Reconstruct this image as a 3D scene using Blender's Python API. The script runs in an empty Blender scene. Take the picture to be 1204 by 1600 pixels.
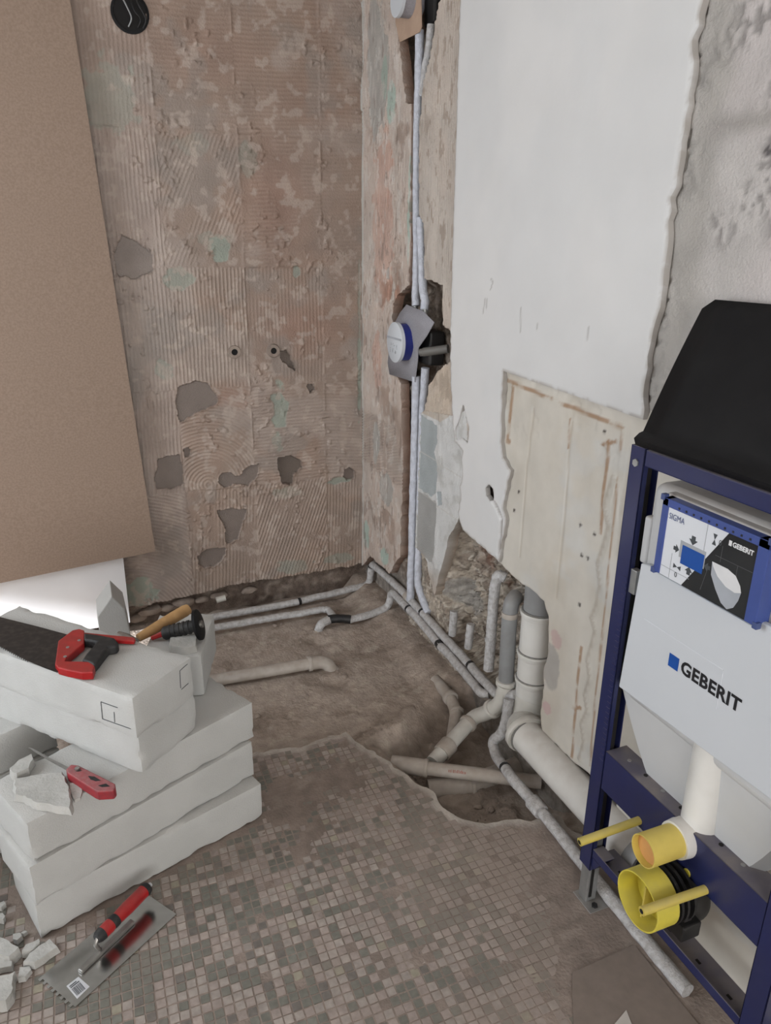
import bpy, bmesh, math, random
import numpy as np
from mathutils import Vector, Matrix

random.seed(7)
rng = np.random.default_rng(7)
SC = bpy.context.scene
COL = SC.collection

# ------------------------------------------------------------------ camera
# room axes: corner of the two walls at x=0,y=0; back wall is y=0 (x<0), right wall is x=0 (y<0)
CAM = np.array([-1.188, -3.209, 1.59])
FPX = 1150.0
ROT = np.array([[0.92687, -0.11661, 0.35578], [-0.37484, -0.31504, 0.87199], [0.0104, -0.94152, -0.33683]])
_v2 = np.array([108. - 602, 384. - 800, FPX]); _v2 /= np.linalg.norm(_v2)
_vy = 800 + ((566. - 602) * (108. - 602) + FPX * FPX) / 416.
_dn = np.array([566. - 602, _vy - 800, FPX]); _dn /= np.linalg.norm(_dn)
_dn -= _v2 * _dn.dot(_v2); _dn /= np.linalg.norm(_dn)
ROT = np.stack([np.cross(_v2, -_dn), _v2, -_dn])

cam_data = bpy.data.cameras.new('camera')
cam = bpy.data.objects.new('camera', cam_data)
COL.objects.link(cam)
cam_data.sensor_fit = 'HORIZONTAL'
cam_data.sensor_width = 36.0
cam_data.lens = 36.0 * FPX / 1204.0
cam_data.clip_start = 0.02
_r, _u, _b = ROT @ [1, 0, 0], -(ROT @ [0, 1, 0]), -(ROT @ [0, 0, 1])
cam.matrix_world = Matrix(((_r[0], _u[0], _b[0], CAM[0]), (_r[1], _u[1], _b[1], CAM[1]), (_r[2], _u[2], _b[2], CAM[2]), (0, 0, 0, 1)))
SC.camera = cam

# ------------------------------------------------------------------ light and exposure
world = bpy.data.worlds.new('world'); SC.world = world
world.use_nodes = True
bg = world.node_tree.nodes['Background']
bg.inputs[0].default_value = (0.72, 0.84, 1.0, 1)
bg.inputs[1].default_value = 0.8

def area_light(name, loc, target, sx, sy, power, color):
    l = bpy.data.lights.new(name, 'AREA'); l.shape = 'RECTANGLE'; l.size = sx; l.size_y = sy
    l.energy = power; l.color = color
    o = bpy.data.objects.new(name, l); COL.objects.link(o)
    o.location = loc
    o.rotation_euler = (Vector(target) - Vector(loc)).to_track_quat('-Z', 'Y').to_euler()
    return o
# daylight entering by the wide window of the left wall
area_light('daylight_window', (-3.36, -1.42, 1.67), (0.0, -1.42, 1.35), 1.4, 1.42, 44, (0.88, 0.94, 1.0))
# added fill light far behind the camera, set in an invented window
area_light('rear_fill_light', (-1.7, -7.02, 1.5), (-1.4, 0.0, 1.2), 2.8, 1.9, 110, (1.0, 0.975, 0.945))
sun = bpy.data.lights.new('sun', 'SUN'); sun.energy = 22.0; sun.angle = math.radians(4.0); sun.color = (0.94, 0.97, 1.0)
sun_o = bpy.data.objects.new('sun', sun); COL.objects.link(sun_o)
sun_o.rotation_euler = Vector((0.90, 0.20, -0.33)).to_track_quat('-Z', 'Y').to_euler()

vs = SC.view_settings
vs.view_transform = 'Standard'; vs.look = 'None'; vs.gamma = 1.0; vs.use_curve_mapping = False
vs.exposure = 0.0

# ------------------------------------------------------------------ measuring helpers: photo point -> point on a real plane
def _ray(px, py): return ROT @ np.array([px - 602.0, py - 800.0, FPX])
def onX(px, py, x=0.0): r = _ray(px, py); return CAM + r * ((x - CAM[0]) / r[0])
def onY(px, py, y=0.0): r = _ray(px, py); return CAM + r * ((y - CAM[1]) / r[1])
def onZ(px, py, z=0.0): r = _ray(px, py); return CAM + r * ((z - CAM[2]) / r[2])
def onP(px, py, p0, n): r = _ray(px, py); n = np.array(n); return CAM + r * (np.dot(np.array(p0) - CAM, n) / np.dot(r, n))
def to_px(P):
    c = (np.atleast_2d(P) - CAM) @ ROT
    return np.stack([602 + FPX * c[:, 0] / c[:, 2], 800 + FPX * c[:, 1] / c[:, 2]], 1)
def X2(pts, x=0.0): return [tuple(onX(a, b, x)[1:]) for a, b in pts]          # (y, z)
def Y2(pts, y=0.0): p = [onY(a, b, y) for a, b in pts]; return [(q[0], q[2]) for q in p]
def Z2(pts, z=0.0): return [tuple(onZ(a, b, z)[:2]) for a, b in pts]

# ------------------------------------------------------------------ numpy noise
def _hash(ix, iy, s):
    n = (ix * 374761393 + iy * 668265263 + s * 974634777) & 0xffffffff
    n = ((n ^ (n >> 13)) * 1274126177) & 0xffffffff
    return ((n ^ (n >> 16)) & 0xffff) / 65535.0
def vnoise(x, y, s=0):
    x = np.asarray(x, float); y = np.asarray(y, float)
    ix = np.floor(x).astype(np.int64); iy = np.floor(y).astype(np.int64)
    fx = x - ix; fy = y - iy
    fx = fx * fx * (3 - 2 * fx); fy = fy * fy * (3 - 2 * fy)
    a = _hash(ix, iy, s); b = _hash(ix + 1, iy, s); c = _hash(ix, iy + 1, s); d = _hash(ix + 1, iy + 1, s)
    return (a * (1 - fx) + b * fx) * (1 - fy) + (c * (1 - fx) + d * fx) * fy
def fbm(x, y, s=0, o=4):
    t = 0; a = 0.5; n = 0
    for k in range(o):
        t = t + a * vnoise(x, y, s + k * 17); n += a
        x = x * 2.03 + 11.3; y = y * 2.03 + 5.7; a *= 0.5
    return t / n
def sst(a, b, x):
    t = np.clip((x - a) / (b - a), 0, 1); return t * t * (3 - 2 * t)
def inpoly(px, py, poly):
    ins = np.zeros(px.shape, bool); n = len(poly)
    for i in range(n):
        x0, y0 = poly[i]; x1, y1 = poly[(i + 1) % n]
        if y0 == y1: continue
        c = ((y0 > py) != (y1 > py)) & (px < (x1 - x0) * (py - y0) / (y1 - y0) + x0)
        ins ^= c
    return ins
def polydist(px, py, poly, closest=False):
    best = np.full(px.shape, 1e9); cx = np.zeros(px.shape); cy = np.zeros(px.shape); n = len(poly)
    for i in range(n):
        x0, y0 = poly[i]; x1, y1 = poly[(i + 1) % n]
        dx, dy = x1 - x0, y1 - y0; L = dx * dx + dy * dy + 1e-12
        t = np.clip(((px - x0) * dx + (py - y0) * dy) / L, 0, 1)
        qx = x0 + t * dx; qy = y0 + t * dy
        d = np.hypot(px - qx, py - qy); m = d < best
        best = np.where(m, d, best); cx = np.where(m, qx, cx); cy = np.where(m, qy, cy)
    return (best, cx, cy) if closest else best
def rag(poly, step=0.02, amp=0.006, seed=0, keep=()):
    """subdivide an outline and roughen it; edges whose index is in keep stay straight"""
    r = random.Random(seed); out = []; n = len(poly)
    for i in range(n):
        a = np.array(poly[i]); b = np.array(poly[(i + 1) % n]); L = np.linalg.norm(b - a)
        out.append(tuple(a))
        if i in keep: continue
        k = int(L / step); nn = np.array([-(b - a)[1], (b - a)[0]]) / (L + 1e-9)
        for j in range(1, k):
            q = a + (b - a) * (j / k) + nn * r.uniform(-amp, amp)
            out.append(tuple(q))
    return out

# ------------------------------------------------------------------ materials
MATS = {}
def _nodes(m):
    m.use_nodes = True; nt = m.node_tree; b = nt.nodes['Principled BSDF']; return nt, b
def pmat(name, col=(.5, .5, .5), col2=None, scale=12.0, rough=0.6, metal=0.0, bump=0.0, bscale=80.0, attr=False,
         var=0.15, spec=0.5, dust=0.0, dustcol=(.30, .25, .21), coat=0.0, detail=5.0, lo=0.35, hi=0.65, dustup=True):
    m = bpy.data.materials.new(name); MATS[name] = m
    nt, b = _nodes(m); N = nt.nodes.new; L = nt.links.new
    geo = N('ShaderNodeNewGeometry'); tc = N('ShaderNodeTexCoord')
    nz = N('ShaderNodeTexNoise'); nz.inputs['Scale'].default_value = scale; nz.inputs['Detail'].default_value = detail
    L(geo.outputs['Position'], nz.inputs['Vector'])
    rp = N('ShaderNodeMapRange'); rp.inputs[1].default_value = lo; rp.inputs[2].default_value = hi
    L(nz.outputs['Fac'], rp.inputs[0])
    mix = N('ShaderNodeMix'); mix.data_type = 'RGBA'
    L(rp.outputs[0], mix.inputs[0])
    if attr:
        at = N('ShaderNodeAttribute'); at.attribute_name = 'Col'
        hs = N('ShaderNodeMix'); hs.data_type = 'RGBA'; hs.blend_type = 'MULTIPLY'
        hs.inputs[0].default_value = 1.0
        L(at.outputs['Color'], mix.inputs[6])
        L(at.outputs['Color'], hs.inputs[6]); hs.inputs[7].default_value = (1 - var, 1 - var, 1 - var, 1)
        L(hs.outputs[2], mix.inputs[7])
    else:
        c2 = col2 or tuple(c * (1 - var) for c in col)
        mix.inputs[6].default_value = (*col, 1); mix.inputs[7].default_value = (*c2, 1)
    out = mix.outputs[2]
    if dust > 0:
        n2 = N('ShaderNodeTexNoise'); n2.inputs['Scale'].default_value = scale * 1.7; n2.inputs['Detail'].default_value = 6
        L(geo.outputs['Position'], n2.inputs['Vector'])
        r2 = N('ShaderNodeMapRange'); r2.inputs[1].default_value = 0.3; r2.inputs[2].default_value = 0.7
        r2.inputs[3].default_value = 0.4; r2.inputs[4].default_value = 1.0
        L(n2.outputs['Fac'], r2.inputs[0])
        mul = N('ShaderNodeMath'); mul.operation = 'MULTIPLY'
        if dustup:   # dust lies on upward faces
            sp = N('ShaderNodeSeparateXYZ'); L(geo.outputs['Normal'], sp.inputs[0])
            mr = N('ShaderNodeMapRange'); mr.inputs[1].default_value = 0.25; mr.inputs[2].default_value = 0.9
            mr.inputs[4].default_value = dust
            L(sp.outputs['Z'], mr.inputs[0]); L(mr.outputs[0], mul.inputs[0])
        else:
            mul.inputs[0].default_value = dust
        L(r2.outputs[0], mul.inputs[1])
        dm = N('ShaderNodeMix'); dm.data_type = 'RGBA'
        L(mul.outputs[0], dm.inputs[0]); L(out, dm.inputs[6]); dm.inputs[7].default_value = (*dustcol, 1)
        out = dm.outputs[2]
        rm = N('ShaderNodeMapRange'); rm.inputs[3].default_value = rough; rm.inputs[4].default_value = 0.95
        L(mul.outputs[0], rm.inputs[0]); L(rm.outputs[0], b.inputs['Roughness'])
    else:
        b.inputs['Roughness'].default_value = rough
    L(out, b.inputs['Base Color'])
    b.inputs['Metallic'].default_value = metal
    b.inputs['Specular IOR Level'].default_value = spec
    b.inputs['Coat Weight'].default_value = coat
    if bump > 0:
        nb = N('ShaderNodeTexNoise'); nb.inputs['Scale'].default_value = bscale; nb.inputs['Detail'].default_value = 6
        L(geo.outputs['Position'], nb.inputs['Vector'])
        bp = N('ShaderNodeBump'); bp.inputs['Strength'].default_value = bump; bp.inputs['Distance'].default_value = 0.01
        L(nb.outputs['Fac'], bp.inputs['Height']); L(bp.outputs[0], b.inputs['Normal'])
    return m

DUST = (.27, .215, .18)
pmat('adhesive', attr=True, rough=0.5, bump=0.35, bscale=150, scale=9, var=0.16, spec=0.35)
pmat('masonry', attr=True, rough=0.95, bump=0.6, bscale=140, scale=40, var=0.35, spec=0.1)
pmat('white_wall', attr=True, rough=0.55, bump=0.05, bscale=60, scale=6, var=0.04, spec=0.4)
pmat('glazed', attr=True, rough=0.11, bump=0.04, bscale=25, scale=10, var=0.10, spec=0.5)
pmat('soil', attr=True, rough=0.97, bump=0.55, bscale=90, scale=30, var=0.22, spec=0.08)
pmat('screed', attr=True, rough=0.9, bump=0.35, bscale=120, scale=22, var=0.22, spec=0.15)
pmat('tile_light', (.36, .29, .255), (.29, .235, .205), scale=55, rough=0.6, dust=0.55, dustcol=(.27, .22, .19), bump=0.12, bscale=200, dustup=False)
pmat('tile_pink', (.35, .265, .235), (.28, .215, .19), scale=55, rough=0.6, dust=0.55, dustcol=(.27, .22, .19), bump=0.12, bscale=200, dustup=False)
pmat('tile_grey', (.155, .155, .135), (.19, .18, .16), scale=55, rough=0.6, dust=0.42, dustcol=(.25, .205, .18), bump=0.12, bscale=200, dustup=False)
pmat('tile_dark', (.125, .115, .105), (.16, .145, .13), scale=55, rough=0.6, dust=0.42, dustcol=(.25, .205, .18), bump=0.12, bscale=200, dustup=False)
pmat('tile_yellow', (.30, .27, .20), (.25, .225, .17), scale=55, rough=0.6, dust=0.5, dustcol=(.27, .22, .19), bump=0.12, bscale=200, dustup=False)
pmat('aac', (.53, .535, .525), (.49, .495, .485), scale=8, rough=0.92, bump=0.22, bscale=260, spec=0.1, dust=0.4, dustcol=(.50, .475, .445))
pmat('aac_broken', (.50, .495, .475), (.42, .415, .395), scale=18, rough=0.95, bump=0.3, bscale=120, spec=0.1)
pmat('hardboard', (.31, .23, .18), (.265, .195, .15), scale=130, rough=0.8, bump=0.06, bscale=300, spec=0.2, detail=3)
pmat('white_sheet', (.78, .78, .80), (.74, .74, .76), scale=5, rough=0.32, spec=0.5)
pmat('pipe_white', (.70, .69, .65), (.62, .605, .56), scale=18, rough=0.35, spec=0.45, dust=0.45, dustcol=(.36, .31, .27), bump=0.03)
pmat('pipe_clean', (.75, .745, .72), (.69, .68, .65), scale=14, rough=0.3, spec=0.5, dust=0.5, dustcol=(.42, .36, .31))
pmat('pipe_grey', (.30, .31, .315), (.26, .265, .27), scale=20, rough=0.4, dust=0.4)
pmat('pipe_dusty', (.50, .46, .42), (.41, .365, .32), scale=25, rough=0.7, dust=0.7, dustcol=(.31, .255, .215), bump=0.05)
pmat('fleece', (.60, .60, .61), (.40, .39, .385), scale=70, rough=0.85, bump=0.5, bscale=220, dust=0.5, dustcol=(.36, .31, .27), lo=0.4, hi=0.7)
pmat('fleece_bright', (.62, .65, .73), (.47, .49, .55), scale=50, rough=0.8, bump=0.45, bscale=220, lo=0.4, hi=0.75)
pmat('collar_grey', (.34, .335, .37), (.28, .275, .30), scale=220, rough=0.9, bump=0.2, bscale=400)
pmat('collar_tan', (.50, .36, .27), (.44, .31, .23), scale=20, rough=0.8)
pmat('frame_blue', (.017, .023, .092), (.020, .025, .085), scale=9, rough=0.25, spec=0.5, dust=0.85, dustcol=(.25, .22, .20), bump=0.02)
pmat('box_blue', (.050, .085, .30), (.045, .075, .26), scale=9, rough=0.35)
pmat('pipe_dark', (.15, .145, .135), rough=0.5)
pmat('seal', (.22, .215, .205), rough=0.7)
pmat('valve_blue', (.02, .03, .22), rough=0.25)
pmat('plastic_black', (.011, .011, .012), (.016, .016, .017), scale=20, rough=0.5)
pmat('cover_black', (.006, .006, .007), (.009, .009, .010), scale=14, rough=0.6, spec=0.22, bump=0.05, bscale=40)
pmat('void', (.008, .007, .007), rough=0.9)
pmat('zinc', (.42, .43, .43), (.34, .35, .35), scale=30, rough=0.42, metal=0.7, dust=0.5, dustcol=DUST)
pmat('steel', (.55, .55, .54), (.48, .48, .47), scale=35, rough=0.20, metal=1.0)
pmat('steel_dull', (.40, .39, .37), (.32, .31, .30), scale=35, rough=0.4, metal=0.9)
pmat('tank_white', (.58, .59, .60), (.54, .55, .56), scale=6, rough=0.35, dust=0.7, dustcol=(.36, .30, .25))
pmat('panel_white', (.60, .63, .67), (.58, .61, .65), scale=4, rough=0.6)
pmat('card_white', (.72, .75, .80), (.70, .73, .78), scale=4, rough=0.14)
pmat('card_black', (.018, .020, .022), (.024, .026, .028), scale=8, rough=0.14)
pmat('ink_black', (.010, .010, .014), rough=0.4)
pmat('ink_grey', (.06, .07, .08), rough=0.4)
pmat('ink_line', (.42, .44, .47), rough=0.3)
pmat('ink_darkline', (.09, .095, .10), rough=0.3)
pmat('ink_blue', (.004, .075, .36), rough=0.35)
pmat('ink_navy', (.06, .09, .24), rough=0.4)
pmat('ink_white', (.80, .81, .83), rough=0.3)
pmat('ink_shade', (.42, .45, .50), rough=0.3)
pmat('yellow', (.62, .50, .10), (.55, .44, .10), scale=30, rough=0.42, dust=0.45, dustcol=(.34, .29, .17))
pmat('yellow_bright', (.70, .60, .07), (.60, .52, .08), scale=25, rough=0.4, dust=0.3, dustcol=(.34, .29, .17))
pmat('yellow_cap', (.66, .52, .12), (.60, .47, .11), scale=30, rough=0.42)
pmat('orange_disc', (.70, .36, .13), (.64, .33, .12), scale=20, rough=0.5)
pmat('red', (.40, .012, .014), (.30, .010, .012), scale=40, rough=0.35, dust=0.12)
pmat('red_dusty', (.34, .025, .035), (.24, .03, .04), scale=60, rough=0.5, dust=0.35, dustcol=(.42, .34, .33))
pmat('grip_black', (.016, .016, .017), (.05, .048, .045), scale=45, rough=0.6, lo=0.5, hi=0.8)
pmat('saw_blade', (.035, .035, .037), (.075, .072, .070), scale=60, rough=0.38, metal=0.5, lo=0.45, hi=0.75)
pmat('wood', (.50, .30, .13), (.40, .23, .095), scale=30, rough=0.6)
pmat('rust', (.34, .19, .10), (.26, .145, .08), scale=60, rough=0.9)
pmat('stone', (.34, .28, .235), (.26, .21, .18), scale=30, rough=0.95, bump=0.4)
pmat('brown_sheet', (.20, .16, .14), (.18, .145, .125), scale=30, rough=0.8, dust=0.4)
pmat('paper', (.62, .58, .54), rough=0.8)
pmat('room_paint', (.72, .69, .65), rough=0.9)
pmat('sticker', (.62, .63, .66), rough=0.5)

# ------------------------------------------------------------------ object helpers
def _link(name, me, parent):
    o = bpy.data.objects.new(name, me); COL.objects.link(o)
    if parent is not None:
        o.parent = parent
        o.matrix_parent_inverse = parent.matrix_world.inverted() if parent.type != 'EMPTY' else Matrix.Translation(-Vector(ROOTLOC[parent.name]))
    return o
ROOTLOC = {}
def tag(o, label=None, cat=None, group=None, kind=None):
    if label: o['label'] = label
    if cat: o['category'] = cat
    if group: o['group'] = group
    if kind: o['kind'] = kind
    return o
def thing(name, label, cat, loc, group=None):
    o = bpy.data.objects.new(name, None); COL.objects.link(o)
    o.location = [float(c) for c in loc]; o.empty_display_size = 0.05
    ROOTLOC[o.name] = tuple(o.location)
    return tag(o, label, cat, group)
class MB:
    def __init__(s): s.v = []; s.f = []
    def add(s, vs, fs):
        k = len(s.v); s.v += [tuple(float(c) for c in v) for v in vs]; s.f += [tuple(i + k for i in f) for f in fs]; return s
    def box(s, a, b):
        x0, y0, z0 = a; x1, y1, z1 = b
        return s.add([(x0, y0, z0), (x1, y0, z0), (x1, y1, z0), (x0, y1, z0), (x0, y0, z1), (x1, y0, z1), (x1, y1, z1), (x0, y1, z1)],
                     [(3, 2, 1, 0), (4, 5, 6, 7), (0, 1, 5, 4), (1, 2, 6, 5), (2, 3, 7, 6), (3, 0, 4, 7)])
    def prism(s, pts, vec):
        """pts: planar 3D loop, extruded by vec"""
        P = [Vector(p) for p in pts]; V = Vector(vec); n = len(P)
        nn = Vector((0, 0, 0))
        for i in range(n): nn += (P[i] - P[0]).cross(P[(i + 1) % n] - P[0])
        if nn.dot(V) > 0: P = P[::-1]
        vs = [p for p in P] + [p + V for p in P]
        fs = [tuple(range(n)), tuple(range(2 * n - 1, n - 1, -1))]
        fs += [((i + 1) % n, i, n + i, n + (i + 1) % n) for i in range(n)]
        return s.add(vs, fs)
    def tube(s, path, r, seg=14, caps=True, rj=0.0, seed=0, inner=None):
        P = [Vector(p) for p in path]; n = len(P)
        rr = r if hasattr(r, '__len__') else [r] * n
        R_ = random.Random(seed); rings = []; t0 = None; up = None
        for i in range(n):
            t = (P[min(i + 1, n - 1)] - P[max(i - 1, 0)]).normalized()
            if up is None:
                a = Vector((0, 0, 1)) if abs(t.z) < 0.9 else Vector((1, 0, 0)); up = (a - t * a.dot(t)).normalized()
            else:
                up = (up - t * up.dot(t)).normalized()
            w = t.cross(up)
            rings.append([P[i] + (up * math.cos(k * 2 * math.pi / seg) + w * math.sin(k * 2 * math.pi / seg)) * rr[i] * (1 + R_.uniform(-rj, rj)) for k in range(seg)])
        vs = [v for q in rings for v in q]; fs = []
        for i in range(n - 1):
            for k in range(seg):
                a = i * seg + k; b = i * seg + (k + 1) % seg
                fs.append((a, b, b + seg, a + seg))
        if caps: fs.append(tuple(range(seg - 1, -1, -1))); fs.append(tuple((n - 1) * seg + k for k in range(seg)))
        return s.add(vs, fs)
    def build(s, name, mat, parent=None, smooth=None, bevel=0.0, segs=2, label=None):
        me = bpy.data.meshes.new(name)
        vs = s.v; off = Vector((0, 0, 0))
        if parent is None and vs:
            A = np.array(vs); off = Vector(((A[:, 0].min() + A[:, 0].max()) / 2, (A[:, 1].min() + A[:, 1].max()) / 2, A[:, 2].min()))
            vs = [tuple(Vector(v) - off) for v in vs]
        me.from_pydata(vs, [], s.f); me.validate(); me.update()
        me.materials.append(MATS[mat])
        if smooth is not None:
            me.shade_smooth(); me.set_sharp_from_angle(angle=math.radians(smooth))
        o = _link(name, me, parent)
        if parent is None: o.location = off
        if bevel > 0:
            b = o.modifiers.new('bevel', 'BEVEL'); b.width = bevel; b.segments = segs; b.limit_method = 'ANGLE'; b.angle_limit = math.radians(35)
        if label: o['label'] = label
        return o

def fillet(pts, rad, k=6):
    """round the corners of a 3D path"""
    P = [Vector(p) for p in pts]; out = [P[0]]
    rads = rad if hasattr(rad, '__len__') else [rad] * len(P)
    for i in range(1, len(P) - 1):
        a, b, c = P[i - 1], P[i], P[i + 1]; d1 = (a - b); d2 = (c - b)
        r = min(rads[i], d1.length * 0.48, d2.length * 0.48)
        p1 = b + d1.normalized() * r; p2 = b + d2.normalized() * r
        for j in range(k + 1):
            t = j / k; out.append((1 - t) ** 2 * p1 + 2 * t * (1 - t) * b + t * t * p2)
    out.append(P[-1]); return out
def resample(path, step):
    out = [path[0]]
    for a, b in zip(path[:-1], path[1:]):
        n = max(1, int((b - a).length / step))
        for j in range(1, n + 1): out.append(a + (b - a) * (j / n))
    return out
def wobble(path, amp, seed):
    r = random.Random(seed); out = []; o = Vector((0, 0, 0))
    for i, p in enumerate(path):
        o = o * 0.7 + Vector((r.uniform(-1, 1), r.uniform(-1, 1), r.uniform(-1, 1))) * amp * 0.5
        out.append(p + o)
    return out

def relief(name, poly, axis, base, hf, cf, cell, thick, mat, parent=None, holes=(), smooth=True, kind=None, skirt=None):
    """a crisp-edged slab with a modelled surface: grid inside the outline, edge vertices snapped to it, sides pulled back by thick"""
    A = np.array(poly); u0, v0 = A.min(0) - cell; u1, v1 = A.max(0) + cell
    nu = int((u1 - u0) / cell) + 2; nv = int((v1 - v0) / cell) + 2
    U, V = np.meshgrid(u0 + cell * np.arange(nu), v0 + cell * np.arange(nv), indexing='ij')
    cu = (U[:-1, :-1] + U[1:, 1:]) / 2; cv = (V[:-1, :-1] + V[1:, 1:]) / 2
    ins = inpoly(cu, cv, poly)
    for h in holes: ins &= ~inpoly(cu, cv, h)
    idx = np.arange(nu * nv).reshape(nu, nv)
    q = np.stack([idx[:-1, :-1], idx[1:, :-1], idx[1:, 1:], idx[:-1, 1:]], -1)[ins]
    # boundary edges
    e = np.concatenate([q[:, [0, 1]], q[:, [1, 2]], q[:, [2, 3]], q[:, [3, 0]]])
    key = np.sort(e, 1); kk = key[:, 0].astype(np.int64) * (nu * nv) + key[:, 1]
    un, inv, cnt = np.unique(kk, return_inverse=True, return_counts=True)
    be = e[cnt[inv] == 1]
    Uf = U.ravel().copy(); Vf = V.ravel().copy()
    bv = np.unique(be)
    for pl in [poly] + list(holes):
        d, cx, cy = polydist(Uf[bv], Vf[bv], pl, True)
        m = d < cell * 1.1
        Uf[bv[m]] = cx[m]; Vf[bv[m]] = cy[m]
    used = np.unique(q); remap = np.full(nu * nv, -1); remap[used] = np.arange(len(used))
    uu = Uf[used]; vv = Vf[used]; H = np.broadcast_to(hf(uu, vv), uu.shape).astype(float); n = len(used)
    bidx = remap[bv]; bmap = np.full(n, -1); bmap[bidx] = n + np.arange(len(bidx))
    ub = uu[bidx]; vb = vv[bidx]
    allu = np.concatenate([uu, ub]); allv = np.concatenate([vv, vb]); allh = np.concatenate([H, np.full(len(bidx), -thick)])
    if axis == 'x': P = np.stack([base - allh, allu, allv], 1)
    elif axis == 'y': P = np.stack([allu, base - allh, allv], 1)
    else: P = np.stack([allu, allv, base + allh], 1)
    q = remap[q]; be = remap[be]
    sk = np.stack([be[:, 1], be[:, 0], bmap[be[:, 0]], bmap[be[:, 1]]], 1)
    F = np.concatenate([q, sk])
    if axis == 'x': F = F[:, ::-1]
    me = bpy.data.meshes.new(name)
    me.vertices.add(len(P)); me.vertices.foreach_set('co', P.astype(np.float32).ravel())
    me.loops.add(F.size); me.loops.foreach_set('vertex_index', np.ascontiguousarray(F).astype(np.int32).ravel())
    me.polygons.add(len(F)); me.polygons.foreach_set('loop_start', np.arange(0, F.size, 4, dtype=np.int32))
    me.update(calc_edges=True)
    c = cf(allu, allv); c = np.stack([np.broadcast_to(k, allu.shape) for k in c] + [np.ones(len(allu))], 1)
    if skirt is not None: c[n:, :3] = np.array(skirt) * (.8 + .4 * fbm(ub * 40, vb * 40, 7))[:, None]; c[bidx, :3] = c[bidx, :3] * .6 + np.array(skirt) * .4
    at = me.color_attributes.new('Col', 'FLOAT_COLOR', 'POINT'); at.data.foreach_set('color', c.astype(np.float32).ravel())
    me.materials.append(MATS[mat])
    if smooth:
        me.shade_smooth(); me.set_sharp_from_angle(angle=math.radians(50))
    o = _link(name, me, parent)
    if kind: o['kind'] = kind
    return o
def cmix(a, b, t): return tuple(x * (1 - t) + y * t for x, y in zip(a, b))

_fontcache = {}
def text_mesh(txt, bold=0.0, spacing=1.0):
    cu = bpy.data.curves.new('lettering', 'FONT'); cu.body = txt; cu.size = 1.0; cu.offset = bold; cu.space_character = spacing
    cu.resolution_u = 3
    o = bpy.data.objects.new('lettering', cu); COL.objects.link(o)
    dg = bpy.context.evaluated_depsgraph_get(); me = o.evaluated_get(dg).to_mesh()
    vs = [v.co.copy() for v in me.vertices]; fs = [tuple(p.vertices) for p in me.polygons]
    o.evaluated_get(dg).to_mesh_clear(); bpy.data.objects.remove(o); bpy.data.curves.remove(cu)
    return vs, fs
def lettering(txt, org, udir, vdir, width, height, mat, parent, bold=0.0, spacing=1.0, name='lettering', lift=(0, 0, 0)):
    vs, fs = text_mesh(txt, bold, spacing)
    x0 = min(v.x for v in vs); x1 = max(v.x for v in vs); y0 = min(v.y for v in vs); y1 = max(v.y for v in vs)
    O = Vector(org) + Vector(lift); U = Vector(udir).normalized(); V = Vector(vdir).normalized()
    m = MB(); m.add([O + U * ((v.x - x0) / (x1 - x0) * width) + V * ((v.y - y0) / (y1 - y0) * height) for v in vs], fs)
    return m.build(name, mat, parent)

# ================================================================== THE ROOM
def struct(name, mb, mat, smooth=None, bevel=0.0):
    o = mb.build(name, mat, None, smooth, bevel); o['kind'] = 'structure'; return o
# ---- shell outside the picture
XLW = -3.3
m = MB()
def lw(y0, y1, z0, z1): m.box((XLW - .2, y0, z0), (XLW, y1, z1))
lw(-7.2, -2.15, -.16, 2.75); lw(-2.15, -1.0, -.16, .95); lw(-2.15, -.70, 2.4, 2.75)               # around the wide window
lw(-1.0, -.22, -.16, .38); lw(-1.0, -.22, .86, .95); lw(-.70, -.22, .95, 2.75); lw(-.22, .2, -.16, 2.75)   # around a low gap added to let the sun beam in
m.box((XLW - .42, -5.4, 1.05), (XLW - .36, -.74, 2.75)).box((XLW - .42, -5.4, -.16), (XLW - .36, -1.15, 1.05))   # unseen sun blocker added outside the wide window
struct('wall_left', m, 'room_paint')
struct('ceiling', MB().box((-3.5, -7.2, 2.7), (0.4, 0.3, 2.85)), 'room_paint')
m = MB()
m.box((-3.3, -7.2, -.16), (-3.1, -7.05, 2.7)).box((-.3, -7.2, -.16), (.3, -7.05, 2.7)).box((-3.1, -7.2, 2.45), (-.3, -7.05, 2.7)).box((-3.1, -7.2, -.16), (-.3, -7.05, .55))
struct('wall_front', m, 'room_paint')

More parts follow.
